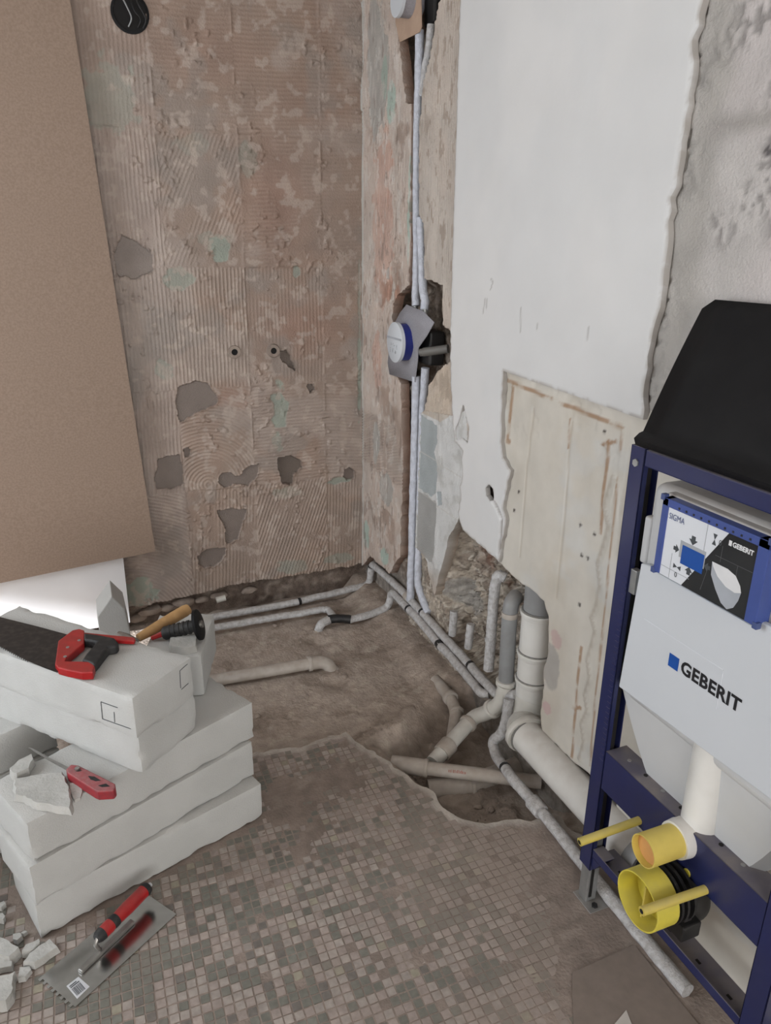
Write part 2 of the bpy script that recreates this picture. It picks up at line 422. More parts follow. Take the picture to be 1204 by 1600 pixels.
# ---- back wall
CREAM = (.43, .345, .29); ROSE = (.38, .235, .185); GREYB = (.40, .345, .305); MINT = (.375, .415, .365); RENDER = (.26, .23, .21); SAND = (.43, .36, .305)
PXM = 0.0030
def ell(U, V, c, ru, rv, s=0, rough=0.35):
    d = np.hypot((U - c[0]) / ru, (V - c[1]) / rv) + rough * (fbm(U * 28, V * 28, s, 3) - 0.5) * 2
    return sst(1.08, 0.92, d)
J1 = Y2([(268, 500)])[0][0]; J2 = Y2([(385, 500)])[0][0]; J3 = Y2([(505, 500)])[0][0]
ZR = [Y2([(320, p)])[0][1] for p in (208, 417, 607, 765)]
def c2p(l, s, ox, oy): return [(ox + a / s, oy + b / s) for a, b in l]
s2 = 2.617
PATCH = [c2p(l, s2, 140, 480) for l in (
    [(360, 330), (430, 300), (480, 310), (525, 370), (515, 400), (460, 420), (400, 450), (370, 470), (355, 400)],
    [(280, 620), (365, 600), (380, 660), (385, 720), (330, 745), (270, 740), (268, 680)],
    [(530, 690), (560, 675), (610, 690), (650, 650), (690, 640), (685, 690), (650, 730), (590, 720), (550, 735), (525, 715)],
    [(770, 615), (820, 605), (865, 630), (870, 655), (835, 680), (830, 720), (790, 722), (770, 660)],
    [(520, 830), (580, 820), (640, 825), (620, 900), (610, 950), (560, 965), (550, 890)],
    [(440, 1020), (480, 990), (560, 985), (555, 1010), (520, 1055), (470, 1067), (445, 1050)],
    [(1040, 665), (1060, 655), (1080, 670), (1078, 700), (1050, 706), (1036, 690)],
    [(382, 580), (400, 570), (412, 585), (408, 610), (390, 615)],
    [(780, 180), (805, 175), (835, 240), (840, 262), (815, 245), (780, 205)],
    [(885, 318), (905, 312), (922, 335), (900, 350)])]
PATCH.append(c2p([(225, 920), (290, 950), (345, 1000), (350, 1060), (290, 1090), (210, 1080), (195, 1000)], 2.508, 100, 0))
PATCH = [rag(Y2(p), 0.015, 0.005, i) for i, p in enumerate(PATCH)]
PDEPTH = [.006, .006, .005, .014, .006, .007, .012, .01, .014, .014, .005]
MINTS = [(345, 388, 14, 15, 1), (280, 438, 17, 13, .8), (436, 640, 11, 36, .9), (462, 425, 6, 8, .8), (175, 145, 30, 34, .45), (165, 180, 34, 16, .4), (216, 925, 24, 22, 1),
         (530, 872, 22, 9, .6), (528, 751, 18, 5, 1), (432, 690, 9, 16, .5), (455, 885, 27, 11, .5), (255, 578, 11, 13, .6), (561, 590, 3, 60, .8), (330, 375, 22, 9, .35), (385, 250, 12, 18, .35), (300, 225, 20, 16, .25), (561, 470, 2, 50, .6), (445, 770, 26, 8, .4)]
MINTS = [(Y2([(a, b)])[0], c * PXM, d * PXM, e) for a, b, c, d, e in MINTS]
REDS = [(540, 15, 60, 60), (470, 510, 60, 40), (430, 310, 45, 90), (360, 620, 40, 20), (500, 160, 60, 40), (330, 80, 80, 40)]
REDS = [(Y2([(a, b)])[0], c * PXM, d * PXM) for a, b, c, d in REDS]
STY = [[(90, .7, 0), (2, .45, 0), (3, .6, 0), (2, .6, 0)],
       [(90, 1., 0), (66, .7, .75), (4, .7, .6), (3, .35, .25)],
       [(90, 1., 0), (90, 1.1, .15), (90, .6, .4), (0, .25, .3)],
       [(88, 1.1, 0), ('arc', 1., .1), (2, .75, .15), (-6, .8, .1)],
       [('arc2', 1.3, 0), (86, .8, .3), (70, 1.1, .15), (88, .9, .2)]]
def back_h(U, V):
    row = np.zeros(U.shape, int)
    for z in ZR: row += (V + 0.006 * (fbm(U * 9, V * 3, 5) - .5) < z)
    col = (U > J1).astype(int) + (U > J2) + (U > J3)
    H = 0.007 * (fbm(U * 5, V * 5, 1) - .5)
    comb = np.zeros(U.shape)
    for r in range(5):
        for c in range(4):
            a, amp, patchy = STY[r][c]; mk = (row == r) & (col == c)
            if not mk.any(): continue
            u = U[mk]; v = V[mk]; wig = 0.012 * (fbm(u * 5, v * 5, 9 + r * 4 + c) - .5)
            if a == 'arc': t = np.hypot(u - (J1 + .10), (v - ZR[3] - .02) * 1.0) + wig
            elif a == 'arc2': t = np.hypot(u - (J1 - .30), v + .05) + wig
            else:
                A = math.radians(a); t = -u * math.sin(A) + v * math.cos(A) + wig
            w = 0.5 + 0.5 * np.cos(2 * np.pi * t / 0.0155)
            w = w ** 1.3
            k = sst(.36, .5, fbm(u * 9, v * 9, 40 + r * 5 + c, 3) + .18 - patchy * .35)
            comb[mk] = w * amp * k * 0.0034
            H[mk] += (((r * 7 + c * 13) % 5) - 2) * 0.0006
    global COMB; COMB = comb
    jn = np.zeros(U.shape)
    for z in ZR: jn = np.maximum(jn, np.exp(-((V - z + 0.006 * (fbm(U * 9, V * 3, 5) - .5)) / .004) ** 2))
    for j in (J1, J2, J3): jn = np.maximum(jn, np.exp(-((U - j) / .004) ** 2))
    m = np.zeros(U.shape)
    for k, (c, a, b, e) in enumerate(MINTS): m = np.maximum(m, e * ell(U, V, c, a, b, k, .7))
    # loose dabs and ridges of old adhesive
    dab = sst(.66, .74, fbm(U * 42, V * 42, 77, 3)) * sst(.5, .62, fbm(U * 6, V * 6, 78, 3))
    H = H + comb * (1 - m) * (1 - .6 * jn) + 0.004 * jn * sst(.45, .6, fbm(U * 14, V * 14, 33)) - 0.002 * m + dab * .006
    for p, d in zip(PATCH, PDEPTH):
        bb = np.array(p); sel = (U > bb[:, 0].min() - .02) & (U < bb[:, 0].max() + .02) & (V > bb[:, 1].min() - .02) & (V < bb[:, 1].max() + .02)
        if sel.any():
            ii = inpoly(U[sel], V[sel], p); h = H[sel]; dd = polydist(U[sel], V[sel], p)
            h[ii] = -d + 0.0012 * (fbm(U[sel][ii] * 30, V[sel][ii] * 30, 3) - .5)
            h[(~ii) & (dd < .006)] += .0025
            H[sel] = h
    return H
def back_c(U, V):
    t = sst(.35, .65, fbm(U * 4, V * 4, 2)); c = cmix(CREAM, GREYB, t)
    c = cmix(c, SAND, sst(.5, .7, fbm(U * 11, V * 7, 3)) * .7)
    c = cmix(c, (.50, .455, .43), sst(J1 + .03, J1 - .03, U) * .8)
    r = np.zeros(U.shape)
    for k, (p, a, b) in enumerate(REDS): r = np.maximum(r, np.exp(-((U - p[0]) / a) ** 2 - ((V - p[1]) / b) ** 2))
    c = cmix(c, ROSE, r * .65)
    c = cmix(c, (.385, .30, .245), sst(1.75, 2.3, V) * .5)
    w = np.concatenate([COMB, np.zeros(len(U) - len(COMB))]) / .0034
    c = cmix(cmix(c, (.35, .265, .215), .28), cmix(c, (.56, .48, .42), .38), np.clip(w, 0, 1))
    c = cmix(c, (.50, .455, .42), sst(.53, .66, fbm(U * 3.5, V * 3.5, 24)) * .6)
    c = cmix(c, (.36, .345, .325), sst(.55, .68, fbm(U * 5.5, V * 5.5, 25)) * .5)
    m = np.zeros(U.shape)
    for k, (p, a, b, e) in enumerate(MINTS): m = np.maximum(m, e * ell(U, V, p, a, b, k, .7))
    c = cmix(c, (.385, .455, .405), np.clip(m * (.75 + .5 * fbm(U * 20, V * 20, 8)), 0, 1))
    c = cmix(c, (.58, .52, .47), sst(.60, .70, fbm(U * 30, V * 30, 21, 3)) * .6)
    for i, (p, d) in enumerate(zip(PATCH, PDEPTH)):
        k = inpoly(U, V, p).astype(float)
        c = cmix(c, (.19, .165, .145) if i in (3, 8) else ((.33, .30, .28) if i == 10 else RENDER), k)
    return c
bl = Y2([(200, 948), (225, 946), (250, 940), (282, 934), (310, 928), (350, 917), (400, 907), (440, 902), (480, 896), (520, 889), (562, 881)])
bl[-1] = (0.0, bl[-1][1])
BACKPOLY = [(0.0, 2.7)] + [(-1.25, 2.7), (-1.25, bl[0][1])] + bl
BACKPOLY = rag(BACKPOLY, 0.022, 0.006, 3, keep=(0, 1, len(BACKPOLY) - 1))
base_c = (.27, .215, .18)
def bbase_h(U, V): return 0.035 * (fbm(U * 9, V * 9, 50) - .45) + 0.015 * (fbm(U * 40, V * 40, 51) - .5)
def bbase_c(U, V):
    return cmix(cmix(base_c, (.20, .155, .13), sst(.4, .6, fbm(U * 12, V * 12, 52))), (.40, .34, .29), sst(.6, .7, fbm(U * 25, V * 25, 53)))
wall_back = relief('wall_back', [(-3.3, -.2), (.06, -.2), (.06, 2.7), (-3.3, 2.7)], 'y', 0.05, bbase_h, bbase_c, 0.02, 0.15, 'masonry', kind='structure')
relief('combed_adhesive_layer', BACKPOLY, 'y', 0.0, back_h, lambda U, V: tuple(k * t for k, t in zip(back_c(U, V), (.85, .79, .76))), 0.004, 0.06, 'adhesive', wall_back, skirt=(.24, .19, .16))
MB().box((-3.3, -0.004, 0.12), (-1.25, 0.05, 2.7)).build('plain_plaster', 'room_paint', wall_back)

# ---- right wall
YN = -3.4
def hole_h(U, V):
    H = - .09 * inpoly(U, V, X2([(700, 830), (735, 845), (790, 895), (860, 950), (860, 1130), (845, 1150), (690, 1000)], .03)) + 0.012 * (fbm(U * 14, V * 14, 60) - .5) + 0.01 * (fbm(U * 50, V * 50, 61) - .5)
    for p, d, r in RHOLES:
        ins = inpoly(U, V, p); dd = polydist(U, V, p)
        k = np.where(ins, sst(0, .04, dd), 0)
        H = H - k * (d + r * (fbm(U * 22, V * 22, 62) - .5) + r * .7 * (fbm(U * 60, V * 60, 63) - .5))
    return H
def hole_c(U, V):
    c = cmix((.36, .31, .265), (.25, .20, .165), sst(.4, .62, fbm(U * 18, V * 18, 64)))
    c = cmix(c, (.46, .40, .34), sst(.58, .7, fbm(U * 45, V * 45, 65)) * .8)
    for q, a in BRICKS: c = cmix(c, (.24, .125, .09), np.exp(-((U - q[0]) / a) ** 2 - ((V - q[1]) / (a * 1.3)) ** 2) * .85)
    c = cmix(c, (.36, .335, .31), sst(.30, .12, V) * .6)
    c = cmix(c, (.26, .17, .13), sst(0.02, 0.0, abs(U - SLOTY)) * sst(1.2, 1.1, V) * sst(.1, .3, V))
    return c
RHOLES = [(X2([(630, 440), (668, 432), (696, 440), (700, 510), (712, 520), (714, 565), (690, 590), (660, 610), (610, 600), (606, 540), (610, 480)], .02), .06, .04),
          (X2([(705, 800), (722, 815), (740, 838), (790, 870), (840, 905), (870, 950), (872, 1010), (866, 1130), (850, 1170), (700, 1010), (688, 940), (700, 870)], .02), .075, .06),
          (X2([(622, -60), (620, 70), (636, 165), (660, 170), (684, 60), (692, -60)], .02), .05, .02),
          (X2([(640, 160), (638, 440), (666, 440), (660, 160)], .02), .02, .01),
          (X2([(624, 600), (627, 890), (660, 905), (668, 620)], .02), .012, .01)]
BRICKS = [(X2([(722, 850)])[0], .05), (X2([(728, 880)])[0], .04), (X2([(634, 700)])[0], .04), (X2([(760, 930)])[0], .03)]
SLOTY = X2([(634, 750)])[0][0]
wall_right = relief('wall_right', [(YN, -.2), (.05, -.2), (.05, 2.7), (YN, 2.7)], 'x', 0.035, hole_h, hole_c, 0.009, 0.15, 'masonry', kind='structure')

RCP = X2([(640, 870), (700, 790), (735, 815), (800, 880), (880, 930), (885, 1010), (872, 1150), (850, 1185), (640, 980)], .03)
def rub_h(U, V):
    ins = inpoly(U, V, RHOLES[1][0]); dd = polydist(U, V, RHOLES[1][0]); k = np.where(ins, sst(0, .05, dd), 0)
    n1 = fbm(U * 16, V * 16, 62); n2 = fbm(U * 48, V * 48, 63); n3 = fbm(U * 110, V * 110, 66)
    st = np.abs(fbm(U * 24, V * 24, 67) - .5) * 2
    return .004 - k * .075 + (.5 + k) * (.045 * (n1 - .5) + .035 * (n2 - .5) + .012 * (n3 - .5)) - .012 * sst(.12, .0, st) * k
def rub_c(U, V):
    n1 = fbm(U * 20, V * 20, 64); n2 = fbm(U * 55, V * 55, 65); n3 = fbm(U * 120, V * 120, 68)
    c = cmix((.56, .49, .41), (.36, .30, .25), sst(.42, .6, n1)); c = cmix(c, (.68, .62, .54), sst(.55, .68, n2) * .9); c = cmix(c, (.17, .135, .11), sst(.58, .68, n3) * .7)
    for q, a in BRICKS: c = cmix(c, (.25, .135, .10), np.exp(-((U - q[0]) / a) ** 2 - ((V - q[1]) / (a * 1.3)) ** 2) * .8)
    gq = X2([(718, 935)], .05)[0]; c = cmix(c, (.46, .44, .41), ell(U, V, gq, .09, .07, 3) * .8)
    c = cmix(c, (.52, .47, .40), sst(-.72, -.66, U) * sst(.12, .2, V) * .4)
    return c
relief('rubble_core', RCP, 'x', 0.033, rub_h, rub_c, 0.0045, 0.12, 'masonry', wall_right)
PL_px = [(579, 868), (590, 878), (602, 887), (610, 896), (618, 880), (626, 868), (627, 839), (630, 725), (627, 600), (612, 570), (612, 530), (614, 497), (620, 462), (640, 446), (641, 420), (643, 210), (644, 162), (635, 160), (629, 105), (624, 66), (622, 0)]
pl = X2(PL_px)
zc = X2([(566, 884)])[0][1]
PLP = [(-.001, 2.7), (-.001, zc)] + pl + [(pl[-1][0], 2.7)]
PLP = rag(PLP, 0.02, 0.004, 5, keep=(0, len(PLP) - 1, len(PLP) - 2))
def bits(U, V, spots):
    m = np.zeros(U.shape)
    for k, (q, a, b) in enumerate(spots): m = np.maximum(m, ell(U, V, q, a, b, k + 30))
    return m
def ES(l, s=.0045): return [(X2([(a, b)])[0], c * s, d * PXM) for a, b, c, d in l]
LM = ES([(573, 835, 10, 22), (602, 868, 9, 14), (612, 160, 10, 22), (640, 340, 2, 60), (600, 120, 7, 22), (566, 300, 2, 300)])
LR = ES([(600, 320, 24, 90), (600, 420, 22, 50), (622, 500, 8, 50), (590, 560, 12, 40)])
LG = ES([(592, 120, 22, 70), (604, 765, 16, 24), (606, 428, 5, 8), (588, 690, 10, 30), (585, 60, 15, 60)])
def L1h(U, V):
    k = sst(.36, .5, fbm(U * 7, V * 7, 70) + .12)
    w = 0.5 + 0.5 * np.cos(2 * np.pi * (U + .006 * (fbm(U * 6, V * 6, 71) - .5)) / 0.0135)
    hz = 0.5 + 0.5 * np.cos(2 * np.pi * (V + U * .3 + .02 * fbm(U * 5, V * 5, 79)) / 0.0135)
    sel = sst(.9, .86, V) * sst(.62, .66, V)
    fl = sst(.48, .54, fbm(U * 34, V * 12, 72)) * .005
    return 0.005 * (fbm(U * 6, V * 6, 73) - .5) + (w * (1 - sel) + hz * sel) * k * .0045 * (1 - bits(U, V, LG)) + fl * sst(.4, .6, fbm(U * 5, V * 5, 74))
def L1c(U, V):
    c = cmix((.52, .43, .375), (.47, .42, .38), sst(.35, .65, fbm(U * 5, V * 5, 75)))
    c = cmix(c, (.50, .25, .18), np.clip(bits(U, V, LR) * (.6 + .6 * fbm(U * 12, V * 12, 76)), 0, 1))
    w = (0.5 + 0.5 * np.cos(2 * np.pi * (U + .006 * (fbm(U * 6, V * 6, 71) - .5)) / 0.0135)) * sst(.36, .5, fbm(U * 7, V * 7, 70) + .12)      # adhesive ridges tinted paler, grooves darker and red-brown
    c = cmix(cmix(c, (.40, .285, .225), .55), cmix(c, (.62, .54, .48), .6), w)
    c = cmix(c, (.46, .45, .425), bits(U, V, LG) * .8)
    c = cmix(c, (.40, .475, .42), bits(U, V, LM))
    c = cmix(c, (.62, .58, .54), sst(.58, .68, fbm(U * 40, V * 18, 77)) * .55)
    c = cmix(c, (.25, .19, .16), sst(.66, .74, fbm(U * 50, V * 14, 78)) * .6)
    c = cmix(c, (.56, .55, .52), sst(-.03, -.012, U) * .8)
    return c
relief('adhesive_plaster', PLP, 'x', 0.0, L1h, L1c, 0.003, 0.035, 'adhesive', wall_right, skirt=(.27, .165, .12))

BUMPLO = 1
PR_px = [(690, -5), (683, 26), (675, 79), (662, 136), (657, 197), (656, 262), (656, 336), (662, 350), (664, 434), (692, 445), (693, 507), (706, 519), (707, 562), (685, 579), (672, 600), (665, 640), (657, 647), (654, 725), (649, 855),
         (661, 868), (668, 880), (670, 898), (676, 915), (681, 930), (686, 912), (690, 892), (698, 868), (704, 838), (714, 820), (725, 800), (735, 700), (735, 620)]
pr = X2(PR_px)
PRP = [(pr[0][0], 2.7)] + pr + [(pr[-1][0], 2.7)]
PRP = rag(PRP, 0.02, 0.004, 6, keep=(0, len(PRP) - 1, len(PRP) - 2, len(PRP) - 3))
BLUE1 = rag(X2([(657, 648), (682, 664), (684, 690), (678, 706), (682, 722), (685, 745), (682, 770), (674, 776), (653, 762)]), .015, .004, 3)
BLUE2 = rag(X2([(652, 768), (684, 786), (683, 820), (679, 850), (675, 882), (650, 858)]), .015, .004, 4)
BLUE3 = X2([(684, 768), (692, 768), (693, 788), (686, 790)])
WLO = X2([(657, 640), (712, 650), (730, 640), (740, 840), (660, 970), (645, 870)])
CREAMB = X2([(668, 580), (705, 570), (705, 650), (690, 660), (660, 645)])
UB = X2([(680, 760)])[0][0]
def L1rh(U, V):
    lo = inpoly(U, V, WLO).astype(float)
    w = 0.5 + 0.5 * np.cos(2 * np.pi * U / 0.0125)
    fl = sst(.5, .55, fbm(U * 30, V * 18, 81)) * (.005 - .0035 * lo)
    b = (inpoly(U, V, BLUE1) | inpoly(U, V, BLUE2) | inpoly(U, V, BLUE3)).astype(float)
    return .004 * (fbm(U * 6, V * 6, 80) - .5) + w * .0045 * (1 - lo) * sst(.36, .5, fbm(U * 8, V * 5, 82) + .12) + fl * (1 - b) * (.3 + .7 * lo) - .003 * b + .007 * lo * sst(-.003, -.03, U - UB)
def L1rc(U, V):
    c = cmix((.53, .46, .40), (.46, .43, .39), sst(.35, .65, fbm(U * 6, V * 6, 83)))
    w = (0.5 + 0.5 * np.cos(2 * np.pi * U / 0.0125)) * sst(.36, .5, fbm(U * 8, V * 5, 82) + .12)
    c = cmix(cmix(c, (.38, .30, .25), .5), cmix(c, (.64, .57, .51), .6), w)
    c = cmix(c, (.33, .26, .21), sst(.6, .7, fbm(U * 45, V * 20, 84)) * .7)
    lo = inpoly(U, V, WLO).astype(float)
    c = cmix(c, cmix((.69, .695, .69), (.58, .58, .565), sst(.5, .68, fbm(U * 20, V * 20, 86))), lo)
    c = cmix(c, (.55, .46, .37), inpoly(U, V, CREAMB) * (.4 + .6 * fbm(U * 30, V * 30, 87)))
    c = cmix(c, (.40, .445, .46), inpoly(U, V, BLUE1) * .9); c = cmix(c, (.40, .40, .39), inpoly(U, V, BLUE2) * .95); c = cmix(c, (.40, .44, .46), inpoly(U, V, BLUE3) * .9)
    e = np.maximum(np.exp(-((V - X2([(668, 713)])[0][1]) / .002) ** 2), np.exp(-((V - X2([(668, 778)])[0][1]) / .002) ** 2))
    c = cmix(c, (.62, .61, .58), e * inpoly(U, V, WLO))
    c = cmix(c, (.55, .42, .31), sst(.45, .3, V) * .6)
    return c
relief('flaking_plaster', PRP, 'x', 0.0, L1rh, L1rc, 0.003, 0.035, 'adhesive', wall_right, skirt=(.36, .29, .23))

# smooth white skim coat, proud of the rest
XW = -0.012
PW_px = [(718, -5), (711, 220), (703, 500), (703, 600), (705, 628), (706, 660), (709, 690), (722, 705), (720, 722), (721, 745), (717, 760), (719, 780), (714, 800), (717, 815), (722, 828), (737, 842), (757, 858), (778, 879),
         (782, 852), (790, 812), (785, 795), (789, 770), (797, 735), (785, 715), (782, 690), (785, 580), (1003, 656), (1005, 640), (1004, 610), (1010, 575), (1013, 545), (1022, 505), (1030, 480), (1035, 440), (1040, 400), (1042, 345),
         (1048, 330), (1045, 310), (1055, 290), (1062, 240), (1070, 180), (1078, 130), (1082, 95), (1080, 60), (1090, 40), (1097, 0)]
pw = X2(PW_px, XW)
PWP = [(pw[0][0], 2.7)] + pw + [(pw[-1][0], 2.7)]
k27 = PW_px.index((785, 580)) + 1
PWP = rag(PWP, 0.018, 0.004, 8, keep=(0, 1, 2, k27, len(PWP) - 1))
HW = rag(X2([(758, 763), (764, 757), (770, 764), (771, 780), (765, 783), (759, 774)], XW), .01, .003, 4)
HW2 = rag(X2([(711, 672), (719, 648), (724, 630), (727, 648), (733, 670), (730, 693), (722, 684), (713, 688)], XW), .012, .003, 14)
CRK = X2([(768, 780), (776, 795), (783, 812), (781, 835), (777, 865)], XW)
SCR = [X2(l, XW) for l in ([(766, 452), (770, 440), (766, 436)], [(757, 468), (755, 488)], [(761, 466), (759, 482)], [(814, 480), (812, 518)], [(918, 512), (916, 530)], [(840, 505), (839, 515)])]
def linemask(U, V, pts, w):
    best = np.full(U.shape, 9.)
    for (x0, y0), (x1, y1) in zip(pts[:-1], pts[1:]):
        dx, dy = x1 - x0, y1 - y0; t = np.clip(((U - x0) * dx + (V - y0) * dy) / (dx * dx + dy * dy + 1e-9), 0, 1)
        best = np.minimum(best, np.hypot(U - x0 - t * dx, V - y0 - t * dy))
    return sst(w, w * .45, best)
def W2h(U, V):
    ed = polydist(U, V, PWP)
    return .003 * (fbm(U * 3, V * 3, 90) - .5) - sst(.012, .0, ed) * .004 * fbm(U * 40, V * 40, 91) - linemask(U, V, CRK, .007) * .01
def W2c(U, V):
    ed = polydist(U, V, PWP)
    c = cmix((.73, .73, .73), (.70, .705, .71), sst(.4, .6, fbm(U * 3, V * 2, 92)))
    for l in SCR: c = cmix(c, (.40, .39, .38), linemask(U, V, l, .004) * .8)
    c = cmix(c, (.30, .26, .23), linemask(U, V, CRK, .006) * .8)
    c = cmix(c, (.42, .39, .36), sst(.010, .002, ed) * (V > .6) * sst(.3, .5, fbm(U * 30, V * 30, 93)) * .8)
    return c
relief('white_skim_coat', PWP, 'x', XW, W2h, W2c, 0.006, 0.017, 'white_wall', wall_right, holes=[HW, HW2], skirt=(.42, .40, .38))

# old glazed wall lining below it, cream and stained
PG_px = [(847, 1141), (844, 1112), (850, 1072), (849, 1050), (855, 1027), (857, 991), (857, 962), (850, 939), (833, 923), (810, 907), (795, 893), (779, 878), (779, 862), (776, 790), (776, 560), (1010, 640)]
pg = X2(PG_px, 0.002)
zb = X2([(891, 1186)], 0.002)[0]; zb2 = X2([(917, 1206)], .002)[0]
PGP = [(YN, .05), (-1.98, .05), (-1.96, zb2[1]), zb2, zb] + pg + [(YN, pg[-1][1])]
PGP = rag(PGP, 0.018, 0.004, 9, keep=(0, 1, 2, len(PGP) - 1, len(PGP) - 2, len(PGP) - 3))
RUST = [(X2(l, .002), w) for l, w in (([(951, 690), (946, 740), (938, 832)], .011), ([(972, 668), (962, 780), (952, 870), (944, 960), (933, 1060), (921, 1195)], .006), ([(908, 1012), (902, 1070), (893, 1183)], .009),
        ([(801, 606), (797, 650), (793, 685)], .014), ([(786, 592), (835, 612), (880, 632), (925, 650), (972, 668)], .010), ([(948, 692), (940, 695), (962, 690)], .008), ([(895, 1105), (906, 1106)], .010), ([(792, 690), (796, 690)], .012), ([(890, 655), (887, 700)], .006))]
BEAD = X2([(958, 745), (945, 790), (952, 822), (944, 850), (934, 880), (938, 915), (932, 945), (924, 965), (930, 985), (924, 1010), (918, 1030), (922, 1060), (914, 1085), (918, 1110), (908, 1130), (912, 1160), (905, 1185)], .002)
JV = [X2(l, .002) for l in ([(834, 640), (822, 740), (812, 870)], [(893, 660), (884, 780), (868, 935)], [(985, 700), (972, 800), (940, 1190)])]
DOTS = X2([(810, 768), (803, 797), (906, 820), (928, 835), (908, 868), (918, 872), (944, 674), (905, 945)], .002)
def G_h(U, V):
    h = .004 * (fbm(U * 4, V * 4, 95) - .5) + linemask(U, V, BEAD, .011) * .005
    for l in JV: h = h - linemask(U, V, l, .005) * .002
    for l, w in RUST[:5]: h = h + linemask(U, V, l, w * 1.3) * .002 * fbm(U * 30, V * 30, 96)
    h = h - .004 * sst(.6, .7, fbm(U * 16, V * 16, 97)) * sst(1.0, 1.15, V)
    return h
def G_c(U, V):
    c = cmix((.68, .65, .59), (.61, .57, .50), sst(.35, .65, fbm(U * 5, V * 3, 98)))
    c = cmix(c, (.66, .66, .64), sst(.55, .7, fbm(U * 6, V * 9, 99)) * .6)
    for l, w in RUST: c = cmix(c, (.38, .235, .14), linemask(U, V, l, w * .8) * sst(.3, .6, fbm(U * 26, V * 26, 100)) * .85)
    c = cmix(c, (.47, .42, .36), linemask(U, V, BEAD, .006) * .7)
    for l in JV: c = cmix(c, (.50, .44, .36), linemask(U, V, l, .004) * .6)
    for q in DOTS: c = cmix(c, (.06, .05, .045), sst(.0075, .004, np.hypot(U - q[0], V - q[1])))
    pk = ell(U, V, X2([(868, 1000)])[0], .03, .03, 5); c = cmix(c, (.55, .36, .36), pk * .6)
    pk = ell(U, V, X2([(853, 1105)])[0], .02, .02, 6); c = cmix(c, (.60, .38, .40), pk * .6)
    gr = ell(U, V, X2([(858, 1040)])[0], .045, .075, 7); c = cmix(c, (.40, .385, .365), gr * .8)
    return c
relief('glazed_lining', PGP, 'x', 0.002, G_h, G_c, 0.006, 0.033, 'glazed', wall_right, skirt=(.42, .37, .32))

# grey plaster on the right of the white coat
pe = X2([(1085, 300)], .006)[0][0]
def R_h(U, V):
    d = sst(.58, .63, fbm(U * 85, V * 70, 101, 2)) * sst(.34, .50, fbm(U * 4, V * 4, 102))
    return .005 * (fbm(U * 5, V * 5, 103) - .5) - .005 * d + .002 * np.exp(-((V - 1.87) / .006) ** 2)
def R_c(U, V):
    c = cmix((.59, .55, .54), (.54, .515, .50), sst(.35, .65, fbm(U * 5, V * 3, 104)))
    d = sst(.58, .63, fbm(U * 85, V * 70, 101, 2)) * sst(.34, .50, fbm(U * 4, V * 4, 102))
    c = cmix(c, (.30, .28, .27), d * .85)
    ed = polydist(U, V, PWP)
    c = cmix(c, (.42, .40, .375), sst(.12, .05, ed + .05 * (fbm(U * 12, V * 12, 105) - .5)) * .9)
    q = X2([(1165, 190)])[0]; c = cmix(c, (.40, .375, .355), np.exp(-((V - q[1]) / .018) ** 2) * sst(.35, .55, fbm(U * 9, V * 30, 106)) * sst(-1.9, -2.0, U))
    q = X2([(1195, 235)])[0]; c = cmix(c, (.12, .11, .11), sst(.012, .007, np.hypot(U - q[0], V - q[1])))
    return c
relief('grey_plaster', [(YN, 1.15), (-1.80, 1.15), (-1.80, 2.7), (YN, 2.7)], 'x', 0.006, R_h, R_c, 0.007, 0.03, 'adhesive', wall_right)
# plain wall towards the camera, outside the picture
MB().box((0.0, -7.05, -.16), (0.2, YN, 2.7)).build('plain_plaster', 'room_paint', wall_right)

# ---- floor: dug-up subfloor, then the mosaic slab with its broken edge
PIT = Z2([(575, 1168), (620, 1140), (655, 1095), (690, 1068), (760, 1090), (850, 1130), (920, 1210), (900, 1300), (760, 1300), (690, 1280), (640, 1230)], -.03)
DIPS = [(onZ(524, 1066, -.02)[:2], .045, .022), (onZ(497, 996, 0)[:2], .035, .014), (onZ(470, 950, 0)[:2], .03, .015)]
RIDGE = Z2([(560, 1165), (590, 1145), (620, 1135), (640, 1110)], -.02)
def floor_h(U, V):
    h = .035 * (fbm(U * 3.2, V * 3.2, 110) - .5) + .009 * (fbm(U * 14, V * 14, 111) - .5) + .004 * (fbm(U * 45, V * 45, 112) - .5)
    h = h + .05 * sst(-.16, -.01, U) * sst(-1.35, -1.1, V)
    h = h - .045 * sst(-.13, -.03, V) * sst(-.02, -.10, U)
    ins = inpoly(U, V, PIT); dd = polydist(U, V, PIT)
    h = h - np.where(ins, sst(0, .11, dd), 0) * (.085 + .03 * (fbm(U * 20, V * 20, 113) - .5))
    for q, r, d in DIPS: h = h - d * np.exp(-((U - q[0]) ** 2 + (V - q[1]) ** 2) / r ** 2)
    h = h + linemask(U, V, RIDGE, .03) * .012
    crumbs = sst(.64, .72, fbm(U * 90, V * 90, 114, 2)) * sst(.5, .65, fbm(U * 7, V * 7, 115))
    return h + .004 * crumbs
def floor_c(U, V):
    c = cmix((.46, .385, .33), (.385, .315, .265), sst(.35, .65, fbm(U * 6, V * 6, 116)))
    c = cmix(c, (.54, .47, .40), sst(.62, .74, fbm(U * 22, V * 22, 117)) * .6)
    c = cmix(c, (.24, .19, .155), sst(.6, .7, fbm(U * 9, V * 9, 118)) * .5)
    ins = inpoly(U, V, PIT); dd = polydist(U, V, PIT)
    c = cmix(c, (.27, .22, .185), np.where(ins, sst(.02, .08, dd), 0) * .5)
    return c
floor = relief('floor', [(-3.3, -2.0), (.12, -2.0), (.12, .1), (-3.3, .1)], 'z', -0.02, floor_h, floor_c, 0.008, 0.2, 'soil', kind='structure')

